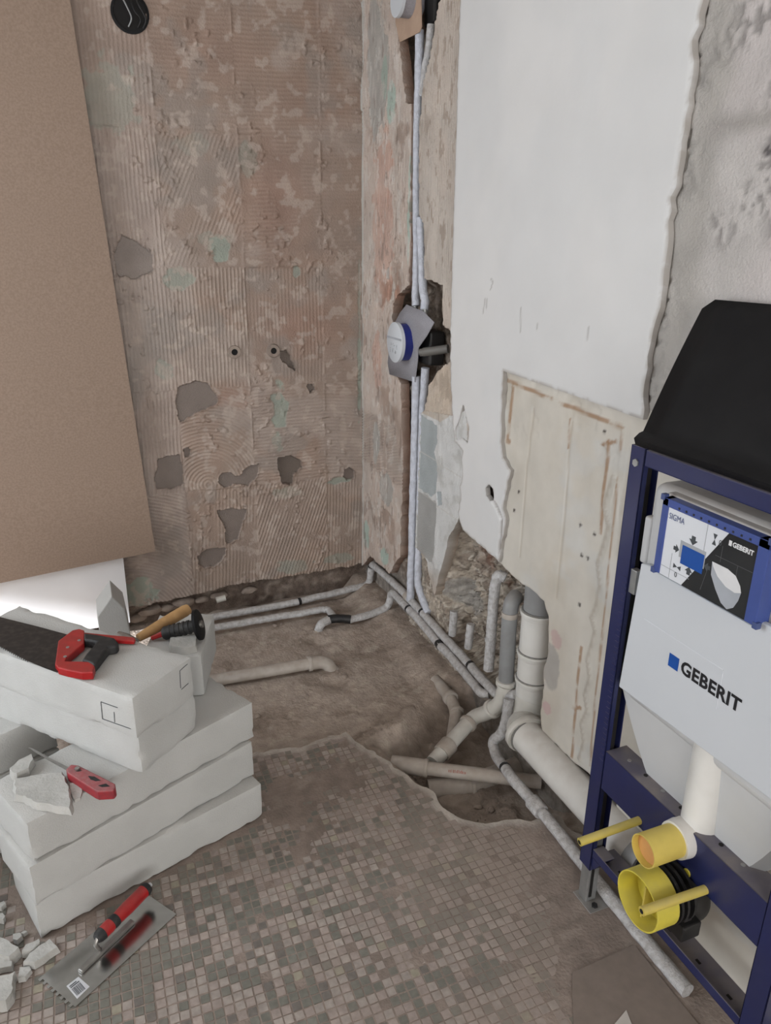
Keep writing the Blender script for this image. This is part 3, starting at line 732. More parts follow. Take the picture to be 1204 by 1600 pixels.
ED = Z2([(330, 1186), (370, 1180), (400, 1175), (440, 1171), (480, 1165), (505, 1155), (540, 1145), (556, 1160), (600, 1186), (625, 1205), (650, 1225), (680, 1240), (690, 1262), (715, 1278), (760, 1287), (790, 1281), (830, 1285), (868, 1272), (893, 1300)])
SLAB = [(-3.3, -7.05), (.02, -7.05), (.02, ED[-1][1] - .06)] + ED[::-1] + [(-3.3, ED[0][1] + .05)]
SLAB = rag(SLAB, 0.025, 0.008, 12, keep=(0, 1, len(SLAB) - 1))
def slab_h(U, V):
    ed = polydist(U, V, SLAB)
    d = .0010 + .0040 * (fbm(U * 5, V * 5, 120) - .5) + .0010 * (fbm(U * 38, V * 38, 124) - .5) + .0016 * sst(-.42, -.08, U) + .0005 * sst(-1.6, -1.3, V) - .0006 * sst(-.9, -1.2, U)
    return np.clip(d, .0002, .0028) + sst(.03, .008, ed) * .010 * (fbm(U * 40, V * 40, 121) - .4)
def slab_c(U, V):
    c = cmix((.325, .265, .23), (.275, .225, .195), sst(.35, .65, fbm(U * 7, V * 7, 122)))
    ed = polydist(U, V, SLAB)
    c = cmix(c, (.56, .51, .46), sst(.034, .006, ed + .03 * (fbm(U * 30, V * 30, 125) - .5)) * .85)
    c = cmix(c, (.39, .33, .285), sst(.62, .74, fbm(U * 25, V * 25, 123)) * .5)
    return c
slab = relief('mosaic_bed', SLAB, 'z', 0.0, slab_h, slab_c, 0.012, 0.07, 'screed', floor)

# mosaic tesserae
def tile_mat(name, c1):
    m = bpy.data.materials.new(name); MATS[name] = m
    nt, b = _nodes(m); N = nt.nodes.new; L = nt.links.new
    geo = N('ShaderNodeNewGeometry'); sp = N('ShaderNodeSeparateXYZ'); L(geo.outputs['Position'], sp.inputs[0])
    nz = N('ShaderNodeTexNoise'); nz.inputs['Scale'].default_value = 5.5; nz.inputs['Detail'].default_value = 8; nz.inputs['Roughness'].default_value = .62
    L(geo.outputs['Position'], nz.inputs['Vector'])
    g = N('ShaderNodeMapRange'); g.inputs[1].default_value = -.75; g.inputs[2].default_value = -.05; g.inputs[3].default_value = -.10; g.inputs[4].default_value = .40
    L(sp.outputs['X'], g.inputs[0])
    a = N('ShaderNodeMath'); a.operation = 'ADD'; L(nz.outputs['Fac'], a.inputs[0]); L(g.outputs[0], a.inputs[1])
    r = N('ShaderNodeMapRange'); r.inputs[1].default_value = .38; r.inputs[2].default_value = .85; r.inputs[3].default_value = .12; r.inputs[4].default_value = .97
    L(a.outputs[0], r.inputs[0])
    n3 = N('ShaderNodeTexNoise'); n3.inputs['Scale'].default_value = 60; n3.inputs['Detail'].default_value = 5; L(geo.outputs['Position'], n3.inputs['Vector'])
    mv = N('ShaderNodeMapRange'); mv.inputs[1].default_value = .3; mv.inputs[2].default_value = .7; mv.inputs[3].default_value = .78; mv.inputs[4].default_value = 1.12
    L(n3.outputs['Fac'], mv.inputs[0])
    hs = N('ShaderNodeHueSaturation'); hs.inputs['Color'].default_value = (*c1, 1)
    ri = N('ShaderNodeMapRange'); ri.inputs[3].default_value = .84; ri.inputs[4].default_value = 1.16
    L(geo.outputs['Random Per Island'], ri.inputs[0])
    mm = N('ShaderNodeMath'); mm.operation = 'MULTIPLY'; L(ri.outputs[0], mm.inputs[0]); L(mv.outputs[0], mm.inputs[1]); L(mm.outputs[0], hs.inputs['Value'])
    dm = N('ShaderNodeMix'); dm.data_type = 'RGBA'; L(r.outputs[0], dm.inputs[0]); L(hs.outputs[0], dm.inputs[6]); dm.inputs[7].default_value = (.31, .255, .22, 1)
    L(dm.outputs[2], b.inputs['Base Color']); b.inputs['Roughness'].default_value = .62; b.inputs['Specular IOR Level'].default_value = .3
    bp = N('ShaderNodeBump'); bp.inputs['Strength'].default_value = .2; bp.inputs['Distance'].default_value = .004
    L(n3.outputs['Fac'], bp.inputs['Height']); L(bp.outputs[0], b.inputs['Normal'])
for nm, c in (('tile_light', (.385, .34, .31)), ('tile_pink', (.37, .31, .282)), ('tile_grey', (.175, .178, .155)), ('tile_dark', (.165, .152, .14)), ('tile_yellow', (.35, .325, .25))): tile_mat(nm, c)
PITCH = 0.0232
ii, jj = np.meshgrid(np.arange(-70, 2), np.arange(-110, -40), indexing='ij')
tx = (ii + .5) * PITCH; ty = (jj + .5) * PITCH
pxy = to_px(np.stack([tx.ravel(), ty.ravel(), np.zeros(tx.size)], 1)).reshape(*tx.shape, 2)
ok = inpoly(tx, ty, SLAB) & (polydist(tx, ty, SLAB) > .022) & (pxy[..., 0] > -60) & (pxy[..., 0] < 1230) & (pxy[..., 1] < 1660) & (tx < -.10)
ok &= ~((tx > -.62) & (ty > -1.40) & (fbm(tx * 9, ty * 9, 130) > .58))
ok &= _hash(ii, jj, 5) > .035
bi = np.floor_divide(ii, 2); bj = np.floor_divide(jj, 2)
blk = _hash(bi, bj, 6); one = _hash(ii, jj, 7); tint = _hash(ii, jj, 8)
kind = np.where(blk < .20, 2, np.where(one < .25, 2, np.where(one < .30, 3, np.where(one < .34, 4, np.where(one < .64, 1, 0)))))
TN = ['tile_light', 'tile_pink', 'tile_grey', 'tile_dark', 'tile_yellow']
T = [(i, j) for i, j in zip(*np.nonzero(ok))]
def under_stack(x, y):
    d = np.array([x, y]) - np.array([-1.447, -1.67]); u = d @ [.945, .327]; v = d @ [-.327, .945]
    return (-.02 < u < .64 and -.01 < v < .22)
T = [t for t in T if not under_stack(tx[t], ty[t])]
vis = [t for t in T if 5 < pxy[t][0] < 1000 and pxy[t][1] < 1592 and tx[t] < -.40]
vis.sort(key=lambda t: -pxy[t][1])
single = set(vis[:300])
tilemesh = {}
def tverts(cx, cy, s, zt): 
    a = s / 2; b = a - .0012
    return [(cx - a, cy - a, -.004), (cx + a, cy - a, -.004), (cx + a, cy + a, -.004), (cx - a, cy + a, -.004), (cx - b, cy - b, zt), (cx + b, cy - b, zt), (cx + b, cy + b, zt), (cx - b, cy + b, zt)]
TF = [(4, 5, 6, 7), (0, 1, 5, 4), (1, 2, 6, 5), (2, 3, 7, 6), (3, 0, 4, 7)]
for k, nm in enumerate(TN):
    me = bpy.data.meshes.new('mosaic_tile'); me.from_pydata(tverts(0, 0, .0214, .0017), [], TF); me.update(); me.materials.append(MATS[nm]); tilemesh[k] = me
rest = {k: MB() for k in range(5)}
for t in T:
    k = int(kind[t]); jx = (tint[t] - .5) * .0014; jy = (one[t] - .5) * .0014
    if t in single:
        o = bpy.data.objects.new('mosaic_tile', tilemesh[k]); COL.objects.link(o); o.parent = floor
        o.location = (tx[t] + jx, ty[t] + jy, 0.0); o.rotation_euler = (0, 0, (tint[t] - .5) * .1)
    else:
        rest[k].add(tverts(tx[t] + jx, ty[t] + jy, .0214, .0015 + .0004 * tint[t]), TF)
rm = MB(); ids = []
for k in range(5): rm.v, rm.f, n0 = rm.v + rest[k].v, rm.f + [tuple(i + len(rm.v) for i in f) for f in rest[k].f], len(rm.f); ids += [k] * len(rest[k].f)
ro = rm.build('mosaic_tiles', TN[0], floor); ro['kind'] = 'stuff'
for nm in TN[1:]: ro.data.materials.append(MATS[nm])
ro.data.polygons.foreach_set('material_index', ids)

# ================================================================== THINGS
# ---- sheets leaning at the back wall
bd = Y2([(110, 0), (243, 862), (0, 912)], -.09)
br, tr = np.array(bd[1]), np.array(bd[0])
up = (tr - br) / np.linalg.norm(tr - br); lf = np.array(bd[2]) - br; lf /= np.linalg.norm(lf)
A = br; B = br + lf * 1.0; Cc = B + up * 2.3; D = A + up * 2.3
yb = lambda z: -.085 + .02 * max(0, z - .3)
m = MB(); m.prism([(A[0], -.085, A[1]), (B[0], -.085, B[1]), (Cc[0], -.045, Cc[1]), (D[0], -.045, D[1])], (0, .006, 0))
tag(m.build('hardboard_sheet', 'hardboard'), 'large brown hardboard sheet leaning at the left of the back wall', 'board')
ws = Y2([(195, 885), (203, 972)], -.03)
wx = ws[1][0]
m = MB(); m.prism([(wx, -.055, 0.0), (-2.1, -.055, 0.0), (-2.1, -.032, 1.25), (wx + .012, -.032, 1.25)], (0, .008, 0))
tag(m.build('white_sheet', 'white_sheet'), 'glossy white sheet standing below and behind the brown hardboard', 'board')

# ---- aerated concrete blocks
def block_mesh(L, W, H, seed, cuts=(48, 16, 10), chip=0.004):
    bm = bmesh.new(); nx, ny, nz = cuts; verts = {}
    def vid(i, j, k):
        if (i, j, k) not in verts:
            x, y, z = L * i / nx, W * j / ny, H * k / nz
            dx, dy, dz = min(x, L - x), min(y, W - y), min(z, H - z)
            d = sorted((dx, dy, dz)); e = max(0, 1 - d[1] / 0.011)          # closeness to an edge
            n = float(vnoise(np.array(x * 38 + seed * 3.1), np.array(y * 38 + z * 47 + seed), seed))
            n2 = float(vnoise(np.array(x * 14 + z * 9 + seed), np.array(y * 14 + seed * 2), seed + 5))
            c = e * (chip * max(0, n - .45) * 2 + chip * .4) + e * max(0, n2 - .72) * chip * 4
            cx, cy, cz = L / 2, W / 2, H / 2
            x += c * (1 if x < cx else -1) * (dx <= d[1] + 1e-6); y += c * (1 if y < cy else -1) * (dy <= d[1] + 1e-6); z += c * (1 if z < cz else -1) * (dz <= d[1] + 1e-6)
            verts[(i, j, k)] = bm.verts.new((x, y, z))
        return verts[(i, j, k)]
    for i in range(nx):
        for j in range(ny):
            bm.faces.new((vid(i, j, nz), vid(i + 1, j, nz), vid(i + 1, j + 1, nz), vid(i, j + 1, nz)))
            bm.faces.new((vid(i, j, 0), vid(i, j + 1, 0), vid(i + 1, j + 1, 0), vid(i + 1, j, 0)))
        for k in range(nz):
            bm.faces.new((vid(i, 0, k), vid(i + 1, 0, k), vid(i + 1, 0, k + 1), vid(i, 0, k + 1)))
            bm.faces.new((vid(i, ny, k), vid(i, ny, k + 1), vid(i + 1, ny, k + 1), vid(i + 1, ny, k)))
    for j in range(ny):
        for k in range(nz):
            bm.faces.new((vid(0, j, k), vid(0, j, k + 1), vid(0, j + 1, k + 1), vid(0, j + 1, k)))
            bm.faces.new((vid(nx, j, k), vid(nx, j + 1, k), vid(nx, j + 1, k + 1), vid(nx, j, k + 1)))
    me = bpy.data.meshes.new('aerated_block'); bm.to_mesh(me); bm.free()
    me.materials.append(MATS['aac']); me.shade_smooth(); me.set_sharp_from_angle(angle=math.radians(32))
    return me
def block(corner, ang, L, W, z0, z1, seed, label, cat='block', cuts=(48, 16, 10), chip=.0035):
    o = bpy.data.objects.new('aerated_concrete_block', block_mesh(L, W, z1 - z0, seed, cuts, chip)); COL.objects.link(o)
    o.location = (corner[0], corner[1], z0); o.rotation_euler = (0, 0, math.radians(ang))
    return tag(o, label, cat, 'white aerated concrete blocks')
block((-1.448, -1.665), 19.5, .632, .205, .003, .121, 1, 'bottom white aerated concrete block of the front stack, lying on the mosaic floor')
block((-1.441, -1.683), 25.3, .640, .205, .1215, .240, 2, 'middle white aerated concrete block of the three-high front stack')
block((-1.431, -1.678), 26.3, .645, .205, .2405, .359, 3, 'top block of the three-high front stack, carrying the small red saw and shards')
v3 = np.array([-math.sin(math.radians(26.3)), math.cos(math.radians(26.3))]); u3 = np.array([v3[1], -v3[0]])
rs = np.array([-1.431, -1.678]) + v3 * .365 - u3 * .34
for k in range(3):
    block(rs + v3 * .004 * k, 26.3, .58, .205, -.0 + .1195 * k + .0025, .1195 * (k + 1) + .0015, 10 + k,
          ['lowest block of the shaded rear stack behind the front stack', 'second block up in the shaded rear stack under the bridging blocks', 'topmost block of the shaded rear stack, in the dark gap at the left edge'][k])
PA = np.array([-1.172, -1.602]); pang = 131.8
bu = np.array([math.cos(math.radians(pang)), math.sin(math.radians(pang))]); bw = np.array([bu[1], -bu[0]])
def pair_block(z0, z1, off, seed, label):
    c = PA + bw * .208 + np.array(off)   # rotated block: local y runs to -bw side
    return block(c, pang, .64, .208, z0, z1, seed, label)
pair_block(.3595, .476, (0, 0), 21, 'lower of the two blocks lying crosswise on top of the stack')
top_block = pair_block(.4765, .592, (-.003, -.018), 22, 'topmost crosswise block with pencil marks, carrying the handsaw')
ZT = .592
# pencil marks on the end faces of the topmost block
def mark(pts, p0, n, parent, w=.0016):
    P = [Vector(onP(a, b, p0, n)) for a, b in pts]; m = MB(); nn = Vector(n).normalized()
    for a, b in zip(P[:-1], P[1:]):
        d = (b - a).normalized(); s = d.cross(nn) * w / 2
        m.prism([a - s, b - s, b + s, a + s], nn * .0008)
    return m
cn = PA + np.array([-.003, -.018])
n_long = (-bw[0], -bw[1], 0); n_end = (-bu[0], -bu[1], 0)
f1 = (cn[0] - bw[0] * .0005, cn[1] - bw[1] * .0005, .5); f2 = (cn[0] - bu[0] * .0005, cn[1] - bu[1] * .0005, .5)
def mworld(mb, parent):
    o = mb.build('pencil_mark', 'ink_grey', None); mw = o.location.copy()
    o.parent = parent; o.matrix_parent_inverse = (Matrix.Translation(parent.location) @ parent.rotation_euler.to_matrix().to_4x4()).inverted()
    return o
mworld(mark(c2p([(490, 602), (420, 577), (427, 648), (545, 690)], 2.666, 0, 880), f1, n_long, top_block), top_block)
mworld(mark(c2p([(475, 620), (478, 662)], 2.666, 0, 880), f1, n_long, top_block), top_block)
mworld(mark(c2p([(780, 420), (748, 448), (752, 520)], 2.666, 0, 880), f2, n_end, top_block), top_block)
mworld(mark(c2p([(755, 526), (784, 500)], 2.666, 0, 880), f2, n_end, top_block), top_block)
# small cut block that carries the hammer and the chisel
q0 = onZ(320, 1087, .36); q1 = onZ(333, 962, .492)
ang = math.degrees(math.atan2(q1[1] - q0[1], q1[0] - q0[0]))
a_ = math.radians(ang); c0 = np.array(q0[:2])
block(c0, ang, .265, .17, .3595, .492, 31, 'small cut block under the hammer and chisel, beside the crosswise blocks', cuts=(22, 14, 11))
# gabled offcut standing behind the stack
m = MB()
P = [onY(x, y, -.42) for x, y in ((151, 957), (173, 921), (194, 944), (203, 985))]
zb_ = -.01
F = [(P[0][0], -.42, zb_), (P[3][0], -.42, zb_), (P[3][0], -.42, P[3][2]), (P[2][0], -.40, P[2][2] - .02), (P[1][0], -.40, P[1][2] - .03), (P[0][0], -.42, P[0][2] - .02)]
F = [(a, -.42, c) for a, b, c in F]
Bk = [(a, -.30, c + (.02 if c > .05 else 0)) for a, b, c in F]
m.add(F + Bk, [tuple(range(6)), tuple(range(11, 5, -1))] + [((i + 1) % 6, i, 6 + i, 6 + (i + 1) % 6) for i in range(6)])
o = m.build('aerated_concrete_offcut', 'aac', None, bevel=.004); tag(o, 'pointed white offcut standing between the stack and the glossy sheet', 'block')

# ---- shards
def shard(name, pts2, z, h, mat, label, cat, group=None, seed=0, tilt=(0, 0)):
    r = random.Random(seed); pts2 = rag(list(pts2), .012, .0025, seed)
    c = np.mean(pts2, 0); n = len(pts2); m = MB()
    lo = [(p[0], p[1], z) for p in pts2]
    hi = [(c[0] + (p[0] - c[0]) * .90 + r.uniform(-.001, .001), c[1] + (p[1] - c[1]) * .90, z + h + tilt[0] * (p[0] - c[0]) + tilt[1] * (p[1] - c[1]) + r.uniform(-.001, .001)) for p in pts2]
    cc = (c[0], c[1], z + h)
    m.add(lo + hi + [cc], [((i + 1) % n, i, n + i, n + (i + 1) % n)[::-1] for i in range(n)] + [(n + i, n + (i + 1) % n, 2 * n) for i in range(n)] + [tuple(range(n - 1, -1, -1))])
    return tag(m.build(name, mat, None, smooth=40), label, cat, group)
zs = .3600
c8 = lambda l: c2p(l, 5.0167, 0, 1120)
shard('concrete_shard', Z2(c8([(95, 490), (300, 455), (500, 430), (545, 540), (575, 710), (560, 745), (400, 715), (250, 690), (180, 640), (100, 630)]), zs + .012), zs, .018, 'aac_broken', 'large flat white shard lying left of the small red saw', 'shard', seed=3)
shard('concrete_shard', Z2(c8([(70, 430), (150, 360), (255, 305), (275, 350), (230, 430), (130, 480), (90, 465)]), zs + .012), zs, .022, 'aac_broken', 'small oval white shard behind the tip of the small red saw', 'shard', seed=4)
shard('concrete_shard', Z2(c8([(540, 520), (620, 515), (650, 560), (630, 640), (585, 665), (560, 600)]), zs + .004), zs, .006, 'aac_broken', 'thin crumbled chip under the red saw handle', 'shard', seed=5)
shard('concrete_shard', Z2(c2p([(415, 375), (430, 335), (640, 310), (642, 410), (545, 432), (425, 415)], 5.0167, 180, 930), .507), .4925, .020, 'aac_broken', 'flat white chip lying beside the chisel guard', 'shard', seed=6)
shard('concrete_shard', Z2([(140, 1005), (158, 1000), (170, 1004), (150, 1010)], .6), .5925, .006, 'aac_broken', 'tiny white crumb on the top block behind the handsaw', 'shard', seed=7)
c9 = lambda l: c2p(l, 7.275, 0, 1380)
FL = [[(-60, 640), (20, 640), (240, 765), (110, 880), (-60, 850)], [(-60, 880), (40, 870), (150, 900), (145, 965), (-60, 1010)], [(-60, 1090), (130, 1060), (185, 1020), (150, 1290), (70, 1390), (-60, 1400)],
      [(245, 800), (300, 720), (460, 650), (470, 690), (390, 770), (330, 800)], [(250, 930), (330, 820), (580, 640), (620, 690), (680, 740), (500, 870), (390, 935)], [(225, 960), (350, 945), (365, 990), (290, 1090), (205, 1105)],
      [(140, 590), (230, 575), (260, 610), (200, 670), (150, 650)], [(-10, 240), (50, 210), (70, 240), (20, 290), (-10, 280)], [(-20, 360), (30, 350), (60, 390), (40, 430), (-20, 420)], [(240, 570), (290, 545), (315, 555), (270, 590)]]
FH = [.03, .016, .03, .022, .02, .012, .014, .014, .016, .01]
SL = ['thick angular white shard at the left picture edge, upper of the three big ones', 'flat white shard between the two thick ones at the left picture edge', 'tall thick white shard lowest at the left picture edge',
      'narrow pale shard touching the bottom corner of the front stack', 'longest slanted white shard, nearest to the trowel plate', 'small flat triangular shard below the longest slanted shard',
      'rounded crumb beside the left side of the bottom block', 'uppermost tiny crumb at the left picture edge', 'second tiny crumb at the left picture edge, beside the bottom block', 'tiny sliver next to the rounded crumb by the bottom block']
for i, (l, h) in enumerate(zip(FL, FH)):
    shard('concrete_shard', Z2(c9(l), .004 + h * .6), .0031, h, 'aac_broken', SL[i], 'shard', 'broken shards on the floor', seed=40 + i)
# more shards outside the left edge of the picture's floor corner are not shown

# ---- handsaw on the top block
zb0 = ZT + .001
s7 = lambda l: c2p(l, 5.0167, 0, 880)
def flat(pts, z, h): 
    m = MB(); P = Z2(pts, z); m.prism([(a, b, z) for a, b in P], (0, 0, h)); return m
saw = thing('handsaw', 'handsaw with black blade and red and black handle on the top block', 'saw', onZ(90, 1030, ZT))
top_e = s7([(600, 582), (300, 500), (0, 425), (-260, 360)])
bot = s7([(-260, 520), (0, 650)])
teeth = []
T0 = np.array(s7([(-40, 630)])[0]); T1 = np.array(s7([(225, 770)])[0])
nT = 17; tv = (T1 - T0) / nT
for k in range(nT):
    a = T0 + tv * k; teeth += [tuple(a), tuple(a + tv * .15 + np.array([1.0, 3.6]) * (.9)), tuple(a + tv * .8)]
rest_b = s7([(225, 770), (330, 815), (450, 860), (480, 800)])
zbl = ZT + .010
P = top_e + s7([(-260, 520)]) + teeth + rest_b
flat(P, zbl, .0014).build('blade', 'saw_blade', saw)
body = s7([(630, 568), (575, 580), (465, 665), (440, 850), (462, 876), (530, 895), (650, 918), (735, 914), (750, 870), (735, 832), (650, 828), (520, 826), (530, 800), (600, 740), (665, 685), (672, 610), (668, 580)])
hb = flat(body, ZT + .002, .022).build('handle_bracket', 'red', saw, bevel=.003)
for p in ((620, 606), (530, 660), (510, 733)):
    q = onZ(*s7([p])[0], ZT + .024); MB().tube([(q[0], q[1], ZT + .0235), (q[0], q[1], ZT + .0255)], .0042, 14).build('rivet', 'zinc', hb, smooth=40)
grip_p = s7([(665, 610), (700, 615), (800, 628), (905, 650), (940, 690), (920, 715), (860, 725), (820, 775), (780, 830), (748, 870), (700, 840), (650, 826), (690, 770), (750, 700), (765, 680), (700, 668), (668, 665)])
flat(grip_p, ZT + .001, .026).build('grip', 'grip_black', saw, bevel=.006, segs=3)
bar = flat(s7([(640, 568), (800, 585), (1055, 608), (1065, 625), (1052, 640), (900, 632), (780, 605), (668, 590)]), ZT + .003, .012).build('spine_bar', 'red', saw, bevel=.003)

# ---- small red folding saw on the front stack
sm = thing('pad_saw', 'small red pad saw with thin steel blade lying on the front stack', 'saw', onZ(110, 1210, zs))
c8z = lambda l, z: Z2(c8(l), z)
P = c8z([(520, 430), (560, 392), (620, 400), (820, 500), (905, 545), (910, 575), (890, 600), (770, 608), (740, 595), (530, 460)], zs + .02)
m = MB(); m.prism([(a, b, zs + .002) for a, b in P], (0, 0, .026)); hd = m.build('handle', 'red_dusty', sm, bevel=.003)
for l in ([(690, 465), (740, 470), (790, 500), (750, 505), (710, 492)], [(770, 540), (830, 525), (860, 545), (800, 552)], [(580, 412), (612, 408), (640, 425), (600, 430)]):
    P = c8z(l, zs + .028); MB().prism([(a, b, zs + .0275) for a, b in P], (0, 0, .0012)).build('recess', 'grip_black', hd)
P = c8z([(215, 238), (255, 245), (400, 325), (540, 395), (520, 415), (380, 338)], zs + .02)
m = MB(); m.prism([(a, b, zs + .018) for a, b in P], (0, 0, .0015)); m.build('blade', 'steel_dull', sm)
q = onZ(*c8([(605, 408)])[0], zs + .03); MB().tube([(q[0], q[1], zs + .027), (q[0], q[1], zs + .033)], .006, 12).build('screw', 'steel_dull', sm, smooth=40)

# ---- wooden handle hammer and chisel with hand guard on the small block
zt = .493
s1c = lambda l: c2p(l, 5.0167, 180, 930)
ham = thing('hammer', 'hammer with pale wooden handle pointing up behind the chisel', 'hammer', onZ(250, 985, zt))
h0 = onZ(*s1c([(180, 335)])[0], zt + .016); h1 = onZ(*s1c([(572, 108)])[0], zt + .04)
h0 = np.array(h0); h1 = np.array(h1); L_ = np.linalg.norm(h1 - h0); dr = (h1 - h0) / L_
path = [h0 + dr * L_ * t for t in (0, .15, .4, .7, .93, 1.0)]
MB().tube(path, [.012, .0145, .017, .0185, .0185, .016], 14).build('handle', 'wood', ham, smooth=50)
hd0 = h0 - dr * .02; sx = np.array([dr[1], -dr[0], 0]); sx /= np.linalg.norm(sx)
m = MB(); m.tube([hd0 - sx * .07, hd0 - sx * .03, hd0 - sx * .0, hd0 + sx * .014], [.008, .014, .014, .013], 8); m.build('head', 'steel_dull', ham, smooth=30)
ch = thing('chisel', 'black handled chisel with round hand guard and red shank', 'chisel', onZ(270, 990, zt))
g0 = np.array(onZ(*s1c([(375, 302)])[0], zt + .022)); g1 = np.array(onZ(*s1c([(640, 235)])[0], zt + .048)); g2 = np.array(onZ(*s1c([(668, 232)])[0], zt + .036))
dg = (g1 - g0) / np.linalg.norm(g1 - g0)
MB().tube([g0, g0 + dg * .006, g0 + dg * .012, g1], [.016, .0205, .020, .018], 18).build('grip', 'grip_black', ch, smooth=50)
for k in range(5):
    c_ = g0 + dg * (.02 + k * .014); MB().tube([c_, c_ + dg * .006], .0212, 18).build('grip_rib', 'grip_black', ch, smooth=40)
gd = MB(); gd.tube([g1 - dg * .002, g1, g1 + dg * .008, g1 + dg * .010], [.040, .046, .046, .042], 28); gd.build('hand_guard', 'cover_black', ch, smooth=40)
MB().tube([g1 + dg * .010, g1 + dg * .017], .011, 16).build('strike_head', 'steel_dull', ch, smooth=40)
r0 = np.array(onZ(*s1c([(285, 338)])[0], zt + .010)); MB().tube([g0, r0], [.009, .007], 8).build('shank', 'red', ch, smooth=30)

# ---- notched trowel on the floor
zt0 = .0032
tw = thing('notched_trowel', 'notched steel trowel with red and black handle lying on the mosaic floor', 'trowel', (-1.29, -1.74, zt0))
p1 = np.array([-1.378, -1.882]); p2 = np.array([-1.134, -1.712]); du = (p2 - p1) / np.linalg.norm(p2 - p1); dv = np.array([-du[1], du[0]]); LT = np.linalg.norm(p2 - p1)
WT = .128
edge = [p1, p2, p2 + dv * WT, p1 + dv * WT]
nt_ = 8; st = WT / nt_; left = []
for k in range(nt_, 0, -1):
    a = p1 + dv * st * k; left += [a, a - dv * st * .5, a - dv * st * .5 + du * .007, a - dv * st + du * .007]
poly = [p1 + du * .007, p2, p2 + dv * WT] + left[:-1]
m = MB(); m.prism([(a[0], a[1], zt0) for a in poly], (0, 0, .0013)); m.build('plate', 'steel', tw)
zp = zt0 + .0013
a0 = onZ(125, 1521, zp)[:2]; a1 = onZ(208, 1441, zp)[:2]
sd = (a1 - a0) / np.linalg.norm(a1 - a0); sn = np.array([-sd[1], sd[0]])
m = MB(); m.prism([(*(a0 - sn * .008), zp), (*(a1 - sn * .008), zp), (*(a1 + sn * .008), zp), (*(a0 + sn * .008), zp)], (0, 0, .009)); m.build('spine', 'steel_dull', tw, bevel=.003)
zh = .052
b0 = np.array(onZ(156, 1462, zh)); b1 = np.array(onZ(231, 1386, zh)); hd_ = (b1 - b0) / np.linalg.norm(b1 - b0); HL = np.linalg.norm(b1 - b0)
HT = [b0 + hd_ * HL * t for t in (0, .04, .18, .26, .34, .55, .8, .93)]
MB().tube(HT, [.013, .0155, .0165, .0145, .0150, .0170, .0165, .0165], 18).build('handle', 'red', tw, smooth=50)
MB().tube([b0 + hd_ * HL * .22, b0 + hd_ * HL * .25, b0 + hd_ * HL * .30, b0 + hd_ * HL * .33], [.0155, .0163, .0163, .0155], 18).build('grip_band', 'grip_black', tw, smooth=50)
MB().tube([b0 + hd_ * HL * .91, b0 + hd_ * HL * .94, b0 + hd_ * HL * 1.0], [.0172, .0178, .014], 18).build('end_cap', 'grip_black', tw, smooth=50)
MB().tube([b0 - hd_ * .010, b0 - hd_ * .004, b0 + hd_ * .008], [.011, .0145, .0165], 18).build('front_cap', 'grip_black', tw, smooth=50)
MB().tube([b0 + hd_ * HL, b0 + hd_ * (HL + .010)], .006, 10).build('hang_lug', 'sticker', tw, smooth=40)
foot = onZ(156, 1483, zp + .008)
MB().tube(fillet([b0 - hd_ * .006, b0 - hd_ * .016 + np.array([0, 0, -.012]), np.array([foot[0], foot[1], zp + .006])], .012), .0052, 10).build('tang', 'steel_dull', tw, smooth=50)
sk = [onZ(*p, zp) for p in c2p([(250, 580), (295, 545), (337, 582), (290, 628)], 2.408, 0, 1300)]
m = MB(); m.prism([(q[0], q[1], zp) for q in sk], (0, 0, .0006)); stk = m.build('barcode_sticker', 'sticker', tw)
S0 = np.array(sk[0]); eu = (np.array(sk[1]) - S0); ev = (np.array(sk[3]) - S0)
m = MB(); rr = random.Random(3); t = .12
while t < .86:
    w_ = rr.choice((.02, .03, .05)); a, b = S0 + eu * t, S0 + eu * (t + w_)
    m.prism([tuple((a + ev * .34)[:2]) + (zp + .0006,), tuple((b + ev * .34)[:2]) + (zp + .0006,), tuple((b + ev * .86)[:2]) + (zp + .0006,), tuple((a + ev * .86)[:2]) + (zp + .0006,)], (0, 0, .0003)); t += w_ + rr.choice((.025, .04))
for tt in (.12, .22):
    a = S0 + ev * tt + eu * .12; b = S0 + ev * tt + eu * (.7 if tt < .2 else .85)
    m.prism([tuple(a[:2]) + (zp + .0006,), tuple(b[:2]) + (zp + .0006,), tuple((b + ev * .06)[:2]) + (zp + .0006,), tuple((a + ev * .06)[:2]) + (zp + .0006,)], (0, 0, .0003))
m.build('bar_print', 'ink_grey', stk)

# ---- brown sheet and paper scrap at the lower right corner of the floor
qa = onZ(893, 1520, .006); qd = onZ(899, 1700, .006)
m = MB(); m.prism([(a, b, .0042) for a, b in ((qa[0], qa[1]), (-.115, qa[1] + .005), (-.115, -2.49), (-.175, -2.49), (-.175, -2.75), (qd[0], qd[1]))], (0, 0, .0025)); tag(m.build('cardboard_sheet', 'brown_sheet'), 'dusty brown sheet lying on the floor in front of the toilet frame', 'cardboard')
P = Z2([(978, 1578), (988, 1604), (975, 1640), (940, 1640), (958, 1602)], .008)
m = MB(); m.prism([(a, b, .0070) for a, b in P], (0, 0, .0012)); tag(m.build('paper_scrap', 'paper'), 'pale pointed paper scrap on the brown floor sheet', 'paper')

